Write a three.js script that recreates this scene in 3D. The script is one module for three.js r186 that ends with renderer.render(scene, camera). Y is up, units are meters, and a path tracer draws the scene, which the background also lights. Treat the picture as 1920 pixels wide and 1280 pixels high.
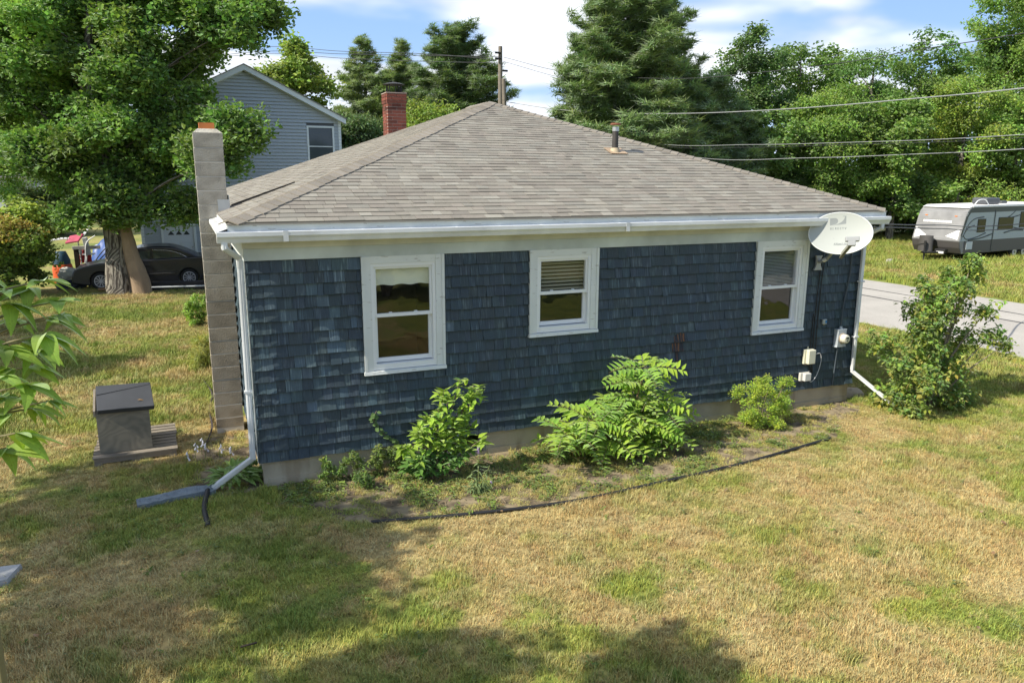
import * as THREE from 'three';
import { mergeGeometries } from 'three/addons/utils/BufferGeometryUtils.js';
import { RoundedBoxGeometry } from 'three/addons/geometries/RoundedBoxGeometry.js';

// ---------- camera, sky, sun, exposure ----------
const scene = new THREE.Scene();
const FOC = 1423.58, YAW = 0.4058, PITCH = 0.2157, ROLL = 0.0036;
const EYE = new THREE.Vector3(-0.6466, 3.9251, 9.6076);
const fwd = new THREE.Vector3(Math.sin(YAW) * Math.cos(PITCH), -Math.sin(PITCH), -Math.cos(YAW) * Math.cos(PITCH));
const rgt0 = new THREE.Vector3(Math.cos(YAW), 0, Math.sin(YAW));
const up0 = rgt0.clone().cross(fwd);
const rgt = rgt0.clone().multiplyScalar(Math.cos(ROLL)).addScaledVector(up0, Math.sin(ROLL));
const upv = up0.clone().multiplyScalar(Math.cos(ROLL)).addScaledVector(rgt0, -Math.sin(ROLL));
const camera = new THREE.PerspectiveCamera(2 * Math.atan(640 / FOC) * 180 / Math.PI, 1024 / 682, 0.1, 1500);
camera.position.copy(EYE);
camera.quaternion.setFromRotationMatrix(new THREE.Matrix4().makeBasis(rgt, upv, fwd.clone().negate()));
scene.add(camera);

const renderer = new THREE.WebGLRenderer({ antialias: true });
renderer.setSize(1024, 682);
renderer.toneMapping = THREE.LinearToneMapping;
renderer.toneMappingExposure = 1.56;
renderer.shadowMap.enabled = true;

// sunlight travels along SUN
const SUN = new THREE.Vector3(1, -0.88, -0.105).normalize();
const sun = new THREE.DirectionalLight(new THREE.Color().setRGB(1.0, 0.93, 0.80), 4.6);
sun.position.copy(SUN).multiplyScalar(-60); sun.target.position.set(0, 0, 0);
sun.castShadow = true; sun.shadow.mapSize.set(4096, 4096);
Object.assign(sun.shadow.camera, { left: -50, right: 50, top: 40, bottom: -40, near: 1, far: 160 });
scene.add(sun, sun.target);

// ---------- random numbers and noise ----------
function makeRng(s) { return () => { s |= 0; s = s + 0x6D2B79F5 | 0; let t = Math.imul(s ^ s >>> 15, 1 | s); t = t + Math.imul(t ^ t >>> 7, 61 | t) ^ t; return ((t ^ t >>> 14) >>> 0) / 4294967296; }; }
let rnd = makeRng(7);
const seed = s => { rnd = makeRng(s); };
const rr = (a, b) => a + (b - a) * rnd();
const pick = a => a[Math.floor(rnd() * a.length)];
const gauss = () => (rnd() + rnd() + rnd() + rnd() - 2) * 0.866;
const clamp = (x, a = 0, b = 1) => Math.min(b, Math.max(a, x));
const mix = (a, b, t) => a + (b - a) * t;
const mix3 = (a, b, t) => [mix(a[0], b[0], t), mix(a[1], b[1], t), mix(a[2], b[2], t)];
const sstep = (a, b, x) => { const t = clamp((x - a) / (b - a)); return t * t * (3 - 2 * t); };
const HT = new Float32Array(65536); { const h = makeRng(99); for (let i = 0; i < 65536; i++) HT[i] = h(); }
function vn(x, y, px = 256, py = 256) {
  const xi = Math.floor(x), yi = Math.floor(y); let fx = x - xi, fy = y - yi;
  fx = fx * fx * (3 - 2 * fx); fy = fy * fy * (3 - 2 * fy);
  const x0 = ((xi % px) + px) % px, x1 = (x0 + 1) % px, y0 = ((yi % py) + py) % py, y1 = (y0 + 1) % py;
  const a = HT[y0 * 256 + x0], b = HT[y0 * 256 + x1], c = HT[y1 * 256 + x0], d = HT[y1 * 256 + x1];
  return a + (b - a) * fx + (c - a) * fy + (a - b - c + d) * fx * fy;
}
function fbm(x, y, o = 4, px = 256, py = 256) { let s = 0, a = 0.5, n = 0; for (let i = 0; i < o; i++) { s += a * vn(x + i * 17.3 * (px >= 256), y + i * 9.1 * (px >= 256), px, py); n += a; a *= 0.5; x *= 2; y *= 2; px = Math.min(256, px * 2); py = Math.min(256, py * 2); } return s / n; }

// ---------- sky ----------
{
  const W = 2048, H = 1024, data = new Float32Array(W * H * 4);
  for (let j = 0; j < H; j++) {
    const el = ((j + 0.5) / H - 0.5) * Math.PI, y = Math.sin(el), ce = Math.cos(el);
    for (let i = 0; i < W; i++) {
      const az = ((i + 0.5) / W - 0.5) * 2 * Math.PI, x = ce * Math.cos(az), z = ce * Math.sin(az);
      const yy = Math.max(y, 0), k = Math.pow(1 - yy, 3.2);
      let c = mix3([0.13, 0.25, 0.50], [0.34, 0.53, 0.80], k);
      // cloud sheet, on a flat layer overhead
      const s = 1 / (yy + 0.10), u = x * s, v = z * s;
      const wrp = fbm(u * 0.5 + 40, v * 0.5 + 11, 3);
      const n = fbm(u * 0.75 + wrp * 1.6 + 3.2, v * 1.15 + wrp * 1.2 + 27.4, 6), n2 = fbm(u * 2.3 + 9, v * 3.1 + wrp * 2, 5);
      let d = sstep(0.40, 0.60, n * 0.8 + n2 * 0.2 + 0.06 * k - 0.035);
      const shade = 0.80 + 0.26 * sstep(0.3, 0.75, n2);
      const cl = [0.78 * shade, 0.80 * shade, 0.84 * shade];
      c = mix3(c, cl, d * 0.93);
      c = mix3(c, [0.66, 0.74, 0.83], 0.55 * Math.pow(1 - yy, 14));
      if (y < 0) c = [0.16, 0.16, 0.11];
      const o = (j * W + i) * 4; data[o] = c[0]; data[o + 1] = c[1]; data[o + 2] = c[2]; data[o + 3] = 1;
    }
  }
  const t = new THREE.DataTexture(data, W, H, THREE.RGBAFormat, THREE.FloatType);
  t.mapping = THREE.EquirectangularReflectionMapping; t.colorSpace = THREE.LinearSRGBColorSpace; t.magFilter = THREE.LinearFilter; t.needsUpdate = true;
  scene.background = t; scene.environment = t;
}

// ---------- places from the photograph's pixels ----------
const at = (px, py, depth) => EYE.clone().addScaledVector(fwd, depth).addScaledVector(rgt, (px - 960) / FOC * depth).addScaledVector(upv, (640 - py) / FOC * depth);
const gnd = (px, py, y = 0) => { const d = at(px, py, 1).sub(EYE); return EYE.clone().addScaledVector(d, (y - EYE.y) / d.y); };
const depthOf = p => p.clone().sub(EYE).dot(fwd);
const V = (x, y, z) => new THREE.Vector3(x, y, z);

// ---------- objects ----------
const names = {};
function numbered(n) { const k = names[n] = (names[n] ?? -1) + 1; return k ? `${n}_${String(k).padStart(3, '0')}` : n; }
function shadow(m) { m.castShadow = true; m.receiveShadow = true; return m; }
function part(name, g, m, parent) { const o = shadow(new THREE.Mesh(g, m)); o.name = name; parent.add(o); return o; }
function group(name, parent) { const o = new THREE.Group(); o.name = name; parent.add(o); return o; }
function tag(o, label, category, grp, kind) { o.userData = { label, category }; if (grp) o.userData.group = grp; if (kind) o.userData.kind = kind; return o; }
function thing(name, label, category, p = [0, 0, 0], turn = 0, grp) {
  const o = new THREE.Group(); o.name = numbered(name); scene.add(o);
  if (p.isVector3) o.position.copy(p); else o.position.set(...p);
  o.rotation.y = turn; return tag(o, label, category, grp);
}
function solo(name, g, m, label, category, grp, kind) { const o = part(numbered(name), g, m, scene); return tag(o, label, category, grp, kind); }
function structure(name, g, m) { const o = part(name, g, m, scene); o.userData = { kind: 'structure' }; return o; }
const stuff = o => { o.userData.kind = 'stuff'; return o; };

// ---------- geometry ----------
class GB {
  constructor() { this.p = []; this.u = []; this.c = []; this.col = [1, 1, 1]; }
  tri(a, b, c, ua, ub, uc) {
    for (const q of [a, b, c]) this.p.push(q[0], q[1], q[2]);
    if (!ua) { const e = uvOf(a, b, c); ua = e[0]; ub = e[1]; uc = e[2]; }
    this.u.push(ua[0], ua[1], ub[0], ub[1], uc[0], uc[1]);
    for (let i = 0; i < 3; i++) this.c.push(...this.col);
  }
  quad(a, b, c, d, ua, ub, uc, ud) {
    if (!ua) { const e = uvOf(a, b, c, d); [ua, ub, uc, ud] = e; }
    this.tri(a, b, c, ua, ub, uc); this.tri(a, c, d, ua, uc, ud);
  }
  // hexahedron from 8 corners: 0-3 bottom loop, 4-7 top loop (counter-clockwise seen from above)
  hex(q, off = [0, 0]) {
    const F = [[4, 5, 6, 7], [3, 2, 1, 0], [0, 1, 5, 4], [1, 2, 6, 5], [2, 3, 7, 6], [3, 0, 4, 7]];
    for (const f of F) { const [a, b, c, d] = f.map(i => q[i]); const e = uvOf(a, b, c, d).map(w => [w[0] + off[0], w[1] + off[1]]); this.quad(a, b, c, d, ...e); }
  }
  box(x0, x1, y0, y1, z0, z1, off) { this.hex([[x0, y0, z1], [x1, y0, z1], [x1, y0, z0], [x0, y0, z0], [x0, y1, z1], [x1, y1, z1], [x1, y1, z0], [x0, y1, z0]], off); return this; }
  geo() {
    const g = new THREE.BufferGeometry();
    g.setAttribute('position', new THREE.Float32BufferAttribute(this.p, 3));
    g.setAttribute('uv', new THREE.Float32BufferAttribute(this.u, 2));
    g.setAttribute('color', new THREE.Float32BufferAttribute(this.c, 3));
    g.computeVertexNormals(); return g;
  }
}
function uvOf(...q) {
  const [a, b, c] = q;
  const ux = b[0] - a[0], uy = b[1] - a[1], uz = b[2] - a[2], vx = c[0] - a[0], vy = c[1] - a[1], vz = c[2] - a[2];
  const nx = Math.abs(uy * vz - uz * vy), ny = Math.abs(uz * vx - ux * vz), nz = Math.abs(ux * vy - uy * vx);
  return q.map(w => nz >= nx && nz >= ny ? [w[0], w[1]] : nx >= ny ? [w[2], w[1]] : [w[0], w[2]]);
}
const bx = (x0, x1, y0, y1, z0, z1, off) => new GB().box(x0, x1, y0, y1, z0, z1, off).geo();
function uvWorld(g) { // uv in metres from position and normal
  if (g.index) g = g.toNonIndexed();
  const p = g.attributes.position, n = g.attributes.normal, u = new Float32Array(p.count * 2);
  for (let i = 0; i < p.count; i++) {
    const ax = Math.abs(n.getX(i)), ay = Math.abs(n.getY(i)), az = Math.abs(n.getZ(i));
    const w = az >= ax && az >= ay ? [p.getX(i), p.getY(i)] : ax >= ay ? [p.getZ(i), p.getY(i)] : [p.getX(i), p.getZ(i)];
    u[2 * i] = w[0]; u[2 * i + 1] = w[1];
  }
  g.setAttribute('uv', new THREE.BufferAttribute(u, 2)); return g;
}
const rbox = (w, h, d, r, x = 0, y = 0, z = 0) => uvWorld(new RoundedBoxGeometry(w, h, d, 2, r).translate(x, y, z));
const cyl = (r0, r1, h, x = 0, y = 0, z = 0, n = 16) => new THREE.CylinderGeometry(r1, r0, h, n).translate(x, y + h / 2, z);
function strip(g) { g = g.index ? g.toNonIndexed() : g.clone(); for (const k of Object.keys(g.attributes)) if (!['position', 'normal', 'uv'].includes(k)) g.deleteAttribute(k); return g; }
const merge = a => mergeGeometries(a.map(strip));
function tube(pts, r, seg = 24, rad = 6, closed = false) { return new THREE.TubeGeometry(new THREE.CatmullRomCurve3(pts.map(p => p.isVector3 ? p : V(...p)), closed), seg, r, rad, closed); }
// tapered limb along points with a radius at each; bark relief by noise
function limb(pts, rad, sides = 8, bump = 0) {
  const c = new THREE.CatmullRomCurve3(pts), n = Math.max(4, pts.length * 3), pos = [], uv = [], idx = [];
  let nrm = V(0.3, 0.1, 1), L = 0, prev = null;
  for (let i = 0; i <= n; i++) {
    const t = i / n, p = c.getPoint(t), d = c.getTangent(t);
    const f = t * (rad.length - 1), k = Math.min(rad.length - 2, Math.floor(f)), R = mix(rad[k], rad[k + 1], f - k);
    nrm = nrm.addScaledVector(d, -nrm.dot(d)).normalize(); const b = d.clone().cross(nrm);
    if (prev) L += prev.distanceTo(p); prev = p;
    for (let j = 0; j <= sides; j++) {
      const a = j / sides * Math.PI * 2, w = R * (1 + bump * (vn((j % sides) * 1.7 + 3, L * 2.2) - 0.5) * 2);
      const q = p.clone().addScaledVector(nrm, Math.cos(a) * w).addScaledVector(b, Math.sin(a) * w);
      pos.push(q.x, q.y, q.z); uv.push(j / sides * Math.max(0.3, Math.round(R * 6.3 * 2) / 2), L);
      if (i < n && j < sides) { const A = i * (sides + 1) + j, B = A + sides + 1; idx.push(A, A + 1, B, A + 1, B + 1, B); }
    }
  }
  const g = new THREE.BufferGeometry(); g.setAttribute('position', new THREE.Float32BufferAttribute(pos, 3)); g.setAttribute('uv', new THREE.Float32BufferAttribute(uv, 2));
  g.setIndex(idx); g.computeVertexNormals(); return g;
}
// profile [[x,y]...] swept along a polyline with mitred corners
function sweep(path, prof, upHint = V(0, 0, 1), close = true) {
  const P = path.map(p => p.isVector3 ? p : V(...p)), g = new GB(), rings = [];
  for (let i = 0; i < P.length; i++) {
    const d0 = i ? P[i].clone().sub(P[i - 1]).normalize() : null, d1 = i < P.length - 1 ? P[i + 1].clone().sub(P[i]).normalize() : null;
    const d = (d0 && d1 ? d0.clone().add(d1) : (d0 || d1).clone()).normalize(), k = d0 && d1 ? 1 / Math.max(0.4, d.dot(d0)) : 1;
    const s = d.clone().cross(upHint).normalize(), t = s.clone().cross(d).normalize();
    rings.push(prof.map(([a, b]) => { const q = P[i].clone().addScaledVector(s, a).addScaledVector(t, b * k); return [q.x, q.y, q.z]; }));
  }
  const n = prof.length;
  for (let i = 0; i + 1 < rings.length; i++) for (let j = 0; j < (close ? n : n - 1); j++) { const a = rings[i], b = rings[i + 1], k = (j + 1) % n; g.quad(a[j], a[k], b[k], b[j]); }
  if (close) for (const [r, f] of [[rings[0], 1], [rings[rings.length - 1], 0]]) for (let j = 1; j + 1 < n; j++) f ? g.tri(r[0], r[j + 1], r[j]) : g.tri(r[0], r[j], r[j + 1]);
  return g.geo();
}
const ringProf = (r, n = 8) => Array.from({ length: n }, (_, i) => [r * Math.cos(i / n * 6.2832), r * Math.sin(i / n * 6.2832)]);

// ---------- textures ----------
const enc = x => { x = clamp(x); return 255 * (x <= 0.0031308 ? 12.92 * x : 1.055 * Math.pow(x, 1 / 2.4) - 0.055); };
function texture(w, h, metres, fn, data = false) {
  const d = new Uint8Array(w * h * 4);
  for (let j = 0; j < h; j++) for (let i = 0; i < w; i++) { const c = fn(i / w, j / h), o = (j * w + i) * 4; if (data) { d[o] = d[o + 1] = d[o + 2] = 255 * clamp(c); } else { d[o] = enc(c[0]); d[o + 1] = enc(c[1]); d[o + 2] = enc(c[2]); } d[o + 3] = 255; }
  const t = new THREE.DataTexture(d, w, h); t.wrapS = t.wrapT = THREE.RepeatWrapping; t.magFilter = THREE.LinearFilter; t.minFilter = THREE.LinearMipmapLinearFilter;
  if (!data) t.colorSpace = THREE.SRGBColorSpace;
  t.repeat.set(1 / metres[0], 1 / metres[1]); t.needsUpdate = true; return t;
}
const C = (r, g, b) => new THREE.Color().setRGB(r, g, b);
const std = (c, rough = 0.8, o = {}) => new THREE.MeshStandardMaterial({ color: Array.isArray(c) ? C(...c) : c, roughness: rough, metalness: 0, ...o });
const grain = (c, amp, f = 8, o = 5) => (u, v) => { const n = 1 + amp * 2 * (fbm(u * f, v * f, o, f, f) - 0.5); return [c[0] * n, c[1] * n, c[2] * n]; };
const T = {};
T.speck = texture(256, 256, [0.5, 0.5], (u, v) => fbm(u * 64, v * 64, 2, 64, 64), true);
T.blotch = texture(512, 512, [2.2, 2.2], grain([0.86, 0.86, 0.86], 0.32, 6, 7));
T.grainBump = texture(256, 512, [0.5, 1.0], (u, v) => fbm(u * 90, v * 5, 3, 90, 5), true);
// weathered blue stain on split cedar: pale chalky streaks down the grain
T.cedar = texture(512, 512, [0.9, 0.9], (u, v) => {
  const st = fbm(u * 100, v * 5, 3, 100, 5), wide = fbm(u * 9 + 2, v * 4, 4, 9, 4), pale = sstep(0.50, 0.78, st * 0.5 + wide * 0.5);
  const k = 0.78 + 0.44 * st; return mix3([0.033 * k, 0.054 * k, 0.070 * k], [0.125, 0.175, 0.20], pale * 0.62);
});
T.asphaltShingle = texture(512, 512, [0.8, 0.8], (u, v) => { const n = 0.70 + 0.44 * vn(u * 256, v * 256) + 0.22 * fbm(u * 8, v * 8, 4, 8, 8); return [n * 0.73, n * 0.71, n * 0.67]; });
T.block = texture(512, 512, [1.1, 1.1], (u, v) => { const n = 0.52 + 0.85 * fbm(u * 7, v * 7, 7, 7, 7) - (vn(u * 200, v * 200) > 0.93 ? 0.25 : 0); return [n, n * 0.985, n * 0.955]; });
T.concrete = texture(512, 512, [2.4, 2.4], (u, v) => { const n = 0.7 + 0.55 * fbm(u * 5, v * 5, 7, 5, 5), s = sstep(0.5, 0.75, fbm(u * 12, v * 3 + 5, 4, 12, 3)); return mix3([0.44 * n, 0.385 * n, 0.285 * n], [0.31 * n, 0.255 * n, 0.175 * n], s); });
T.paint = texture(512, 512, [1.3, 1.3], (u, v) => { const n = 0.9 + 0.14 * fbm(u * 6, v * 6, 5, 6, 6), pk = sstep(0.70, 0.75, fbm(u * 12, v * 60, 5, 12, 60)); return mix3([0.70 * n, 0.73 * n, 0.71 * n], [0.36, 0.34, 0.30], pk * 0.6); });
T.greyWood = texture(512, 512, [1.0, 1.0], (u, v) => { const n = fbm(u * 4, v * 80, 4, 4, 80), k = fbm(u * 5, v * 5, 4, 5, 5), q = 0.5 + 0.6 * n + 0.4 * k; return [0.215 * q, 0.185 * q, 0.145 * q]; });
T.plywood = texture(512, 512, [1.2, 1.2], (u, v) => { const w = fbm(u * 3, v * 5, 3, 3, 5), n = 0.5 + 0.5 * Math.sin((v * 9 + w * 5) * 6.28), k = fbm(u * 8, v * 14, 5, 8, 14); return mix3([0.15, 0.14, 0.11], [0.28, 0.245, 0.185], clamp(n * 0.35 + k * 0.75 - 0.1)); });
T.bark = texture(256, 512, [0.5, 1.2], (u, v) => { const r = fbm(u * 14, v * 6, 5, 14, 6), f = sstep(0.35, 0.6, r); return mix3([0.06, 0.05, 0.04], [0.27, 0.245, 0.20], f); });
T.barkBump = texture(256, 512, [0.5, 1.2], (u, v) => fbm(u * 14, v * 6, 5, 14, 6), true);
T.road = texture(512, 512, [5, 5], (u, v) => { const n = 0.78 + 0.3 * fbm(u * 6, v * 6, 6, 6, 6) + 0.18 * (vn(u * 256, v * 256) - 0.5); return [0.40 * n, 0.375 * n, 0.335 * n]; });
T.brick = texture(256, 256, [0.4, 0.4], (u, v) => { const n = 0.6 + 0.75 * fbm(u * 8, v * 8, 6, 8, 8); return [n, n, n]; });
T.wave = texture(128, 128, [0.7, 0.7], (u, v) => fbm(u * 4, v * 4, 2, 4, 4), true);
T.vein = texture(256, 128, [1, 1], (u, v) => { const d = Math.abs(v - 0.5), mid = sstep(0.03, 0.008, d), q = (u * 11 - d * 9) % 1, lat = sstep(0.14, 0.03, Math.abs(((q % 1) + 1) % 1 - 0.5)) * 0.5, n = 0.80 + 0.3 * fbm(u * 8, v * 8, 4, 8, 8), sp = sstep(0.70, 0.74, fbm(u * 14 + 3, v * 9, 3, 14, 9)), k = n * (1 + 0.35 * mid + 0.22 * lat); return mix3([k * 0.86, k * 0.86, k * 0.86], [0.7, 0.45, 0.5], sp * 0.6); });
T.fabric = texture(256, 256, [0.35, 0.35], (u, v) => { const n = 0.6 + 0.7 * vn(u * 128, v * 128) * fbm(u * 12, v * 12, 3, 12, 12) * 1.6; return [n, n, n]; });

// ---------- leaf materials ----------
const leafMat = (o = {}) => new THREE.MeshPhysicalMaterial({ color: 0xffffff, vertexColors: true, roughness: 1.0, transmission: 0.45, thickness: 0, ior: 1.4, side: THREE.DoubleSide, ...o });
const M = {
  leaf: leafMat(), veined: leafMat({ map: T.vein, roughness: 0.8 }), grass: std([1, 1, 1], 0.75, { vertexColors: true, side: THREE.DoubleSide }),
  bark: std([1, 1, 1], 0.95, { map: T.bark, bumpMap: T.barkBump, bumpScale: 0.025 }),
  twig: std([0.16, 0.125, 0.085], 0.9), greenStem: std([0.16, 0.19, 0.06], 0.8),
  white: std([0.80, 0.81, 0.80], 0.45), vinyl: std([0.78, 0.80, 0.80], 0.4), alu: std([0.80, 0.82, 0.83], 0.38, { map: T.blotch }),
  black: std([0.015, 0.015, 0.016], 0.55), rubber: std([0.02, 0.02, 0.02], 0.85), steel: std([0.42, 0.43, 0.44], 0.45, { metalness: 0.6 }),
};

// ================= SETTING =================
const HOUSE = { x0: 0, x1: 10.07, zb: -11.2 };
// the plastic edging that bounds the planting bed, and the bed's outline
const EDGE = [[1.06, 1.54], [2.2, 1.80], [3.5, 1.93], [4.89, 1.86], [6.2, 1.74], [7.3, 1.58], [8.17, 1.42]];
function bedEdge(x) { if (x < 0.2) return -0.1; if (x < 1.06) return mix(0.7, 1.5, sstep(0.2, 1.06, x)); for (let i = 0; i + 1 < EDGE.length; i++) if (x <= EDGE[i + 1][0]) return mix(EDGE[i][1], EDGE[i + 1][1], (x - EDGE[i][0]) / (EDGE[i + 1][0] - EDGE[i][0])); return x < 10 ? 1.42 - 0.62 * (x - 8.17) + 0.35 * (vn(x * 3, 7) - 0.5) : -0.1; }
const ROADL = z => 16.25 + 0.06 * (z + 3) * 0 + 0.0009 * (z + 3) * (z + 3), ROADW = 7.35;
// share of green, 0 straw .. 1 green
function green(x, z) {
  const n = fbm(x * 0.42 + 31, z * 0.42 + 17, 4), m = fbm(x * 1.9 + 5, z * 1.9 + 71, 3), f = fbm(x * 6 + 2, z * 6 + 9, 2);
  let b = 0.41;
  if (x > 14) b = 0.74;                                            // lawn by and beyond the road
  else if (z < -3.2) b = 0.62;       // side yard
  b += 0.42 * sstep(8.4, 10.8, x + 0.45 * (z - 2.4)) * (x < 14);
  b += 0.75 * Math.exp(-((x - 3.07) ** 2 + ((z - 3.88) * 1.6) ** 2) / 0.10);
  b += 0.4 * Math.exp(-((x - 5.6) ** 2 + ((z - 5.4) * 1.3) ** 2) / 0.3);
  return clamp(b + (n - 0.5) * 1.1 + (m - 0.5) * 0.75 + (f - 0.5) * 0.35);
}
const STRAW = [0.415, 0.312, 0.12], STRAW2 = [0.475, 0.385, 0.175], GREEN = [0.17, 0.235, 0.035], GREEN2 = [0.30, 0.325, 0.055];
function turf(x, z) { const g = green(x, z), k = vn(x * 3.1 + 4, z * 3.1 + 8); return mix3(mix3(STRAW, STRAW2, k), mix3(GREEN, GREEN2, vn(x * 2.3 + 40, z * 2.3)), sstep(0.25, 0.75, g)); }
const inBed = (x, z) => x > 0 && x < 10 && z < bedEdge(x) && z > -0.2;
const inSideBed = (x, z) => x > -0.75 - 0.12 * vn(z * 2, 3) && x < 0.1 && z < 0.05 && z > -2.3;
{
  const N = 1792, S = 44, X0 = -14, Z0 = -30, d = new Uint8Array(N * N * 4);
  for (let j = 0; j < N; j++) for (let i = 0; i < N; i++) {
    const x = X0 + (i + 0.5) / N * S, z = Z0 + (j + 0.5) / N * S, o = (j * N + i) * 4;
    let c = turf(x, z); const n = 0.5 + 0.62 * vn(x * 41, z * 41) * 1.2; c = [c[0] * n * 0.82, c[1] * n * 0.80, c[2] * n * 0.75];
    const e = Math.max(inBed(x, z) ? 1 : 0, inSideBed(x, z) ? 1 : 0);
    if (e) { const q = fbm(x * 7, z * 7, 4), w = sstep(0.52, 0.66, fbm(x * 2.1 + 8, z * 2.1, 3)); c = mix3(mix3([0.09, 0.068, 0.042], [0.27, 0.215, 0.13], sstep(0.3, 0.7, q)), c, w * 0.8); }
    d[o] = enc(c[0]); d[o + 1] = enc(c[1]); d[o + 2] = enc(c[2]); d[o + 3] = 255;
  }
  const t = new THREE.DataTexture(d, N, N); t.colorSpace = THREE.SRGBColorSpace; t.magFilter = THREE.LinearFilter; t.needsUpdate = true;
  const far = texture(512, 512, [9, 9], (u, v) => { const a = fbm(u * 5, v * 5, 5, 5, 5), b = vn(u * 200, v * 200), n = 0.72 + 0.4 * b; return mix3([0.155 * n, 0.19 * n, 0.035 * n], [0.31 * n, 0.28 * n, 0.085 * n], sstep(0.3, 0.7, a)); });
  const g = new THREE.BufferGeometry(), p = [], uv = [], idx = []; let nv = 0;
  const plate = (x0, x1, z0, z1, f, m) => { p.push(x0, 0, z0, x1, 0, z0, x1, 0, z1, x0, 0, z1); for (const [x, z] of [[x0, z0], [x1, z0], [x1, z1], [x0, z1]]) uv.push(...f(x, z)); g.addGroup(idx.length, 6, m); idx.push(nv, nv + 2, nv + 1, nv, nv + 3, nv + 2); nv += 4; };
  const near = (x, z) => [(x - X0) / S, (z - Z0) / S], out = (x, z) => [x, z], E = 500;
  plate(X0, X0 + S, Z0, Z0 + S, near, 0);
  plate(-E, X0, -E, E, out, 1); plate(X0 + S, E, -E, E, out, 1); plate(X0, X0 + S, -E, Z0, out, 1); plate(X0, X0 + S, Z0 + S, E, out, 1);
  g.setAttribute('position', new THREE.Float32BufferAttribute(p, 3)); g.setAttribute('uv', new THREE.Float32BufferAttribute(uv, 2)); g.setIndex(idx); g.computeVertexNormals();
  structure('ground', g, [std([1, 1, 1], 0.95, { map: t }), std([1, 1, 1], 0.95, { map: far })]);
}
// road beyond the house, with sealed seams
{
  const g = new GB(), s1 = new GB(), s2 = new GB();
  for (let z = -90; z < 60; z += 2) {
    const a = ROADL(z), b = ROADL(z + 2), y = 0.004;
    const e0 = (vn(z * 0.9, 1) - 0.5) * 0.3, e1 = (vn((z + 2) * 0.9, 1) - 0.5) * 0.3;
    g.quad([a + e0, y, z + 2 - 2], [b + e1, y, z + 2], [b + ROADW + e1, y, z + 2], [a + ROADW + e0, y, z]);
    for (const [s, k, w] of [[s1, 4.0, 0.11], [s2, 5.35, 0.09]]) { const j0 = (vn(z * 0.5 + k, 2) - 0.5) * 0.12, j1 = (vn((z + 2) * 0.5 + k, 2) - 0.5) * 0.12; s.quad([a + k + j0, 0.008, z], [b + k + j1, 0.008, z + 2], [b + k + w + j1, 0.008, z + 2], [a + k + w + j0, 0.008, z]); }
  }
  structure('road', g.geo(), std([1, 1, 1], 0.9, { map: T.road }));
  for (const s of [s1, s2]) { const o = structure(numbered('road_seam'), s.geo(), std([0.045, 0.043, 0.042], 0.7)); o.userData.label = 'dark sealed seam running along the grey road'; }
}
// grass: tufts of blades
function tileGeo(k) {
  seed(500 + k); const g = new GB(), S = 0.16, n = 150;
  for (let i = 0; i < n; i++) {
    const x = rr(-S / 2, S / 2), z = rr(-S / 2, S / 2), b = rr(0, 6.28), H = 0.046 * (rnd() < 0.06 ? rr(1.3, 2.2) : rr(0.35, 1.25)), L = H * rr(0.2, 1.3), ww = 0.0046 * rr(0.7, 1.4);
    const dx = Math.cos(b), dz = Math.sin(b), sx = -dz * ww / 2, sz = dx * ww / 2, q = rr(0.68, 1.34), h = rr(-0.2, 0.2); g.col = [q * (1 + h), q, q * (1 - h * 0.6)];
    const m = [x + dx * L * 0.35, H * 0.6, z + dz * L * 0.35], t = [x + dx * L, H, z + dz * L];
    g.quad([x - sx, -0.01, z - sz], [x + sx, -0.01, z + sz], [m[0] + sx * 0.8, m[1], m[2] + sz * 0.8], [m[0] - sx * 0.8, m[1], m[2] - sz * 0.8]);
    g.tri([m[0] - sx * 0.8, m[1], m[2] - sz * 0.8], [m[0] + sx * 0.8, m[1], m[2] + sz * 0.8], t);
  }
  return g.geo();
}
const mtx = new THREE.Matrix4(), qt = new THREE.Quaternion(), eu = new THREE.Euler();
function place(x, y, z, s, rx, ry, rz, sy = s) { eu.set(rx, ry, rz); qt.setFromEuler(eu); return new THREE.Matrix4().compose(V(x, y, z), qt, V(s, sy, s)); }
function instances(name, geo, mat, list, parent) { // list: [matrix, [r,g,b]]
  const o = new THREE.InstancedMesh(geo, mat, list.length); const c = new THREE.Color();
  list.forEach(([m, k], i) => { o.setMatrixAt(i, m); o.setColorAt(i, c.setRGB(k[0], k[1], k[2])); });
  o.name = name; shadow(o); o.userData.kind = 'stuff'; parent.add(o); return o;
}
const PALLET = { x: -1.53, z: -2.27 };
const blocked = (x, z) => (x > -0.08 && x < 10.15 && z < 0.02 && z > HOUSE.zb) || (x > -0.5 && x < 0 && z < -2.4 && z > -2.95) || (x > ROADL(z) - 0.1 && x < ROADL(z) + ROADW + 0.1) || (Math.abs(x - PALLET.x) < 0.56 && Math.abs(z - PALLET.z) < 0.64) || (x > -2.3 && x < 6.2 && z < -22.9);
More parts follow.
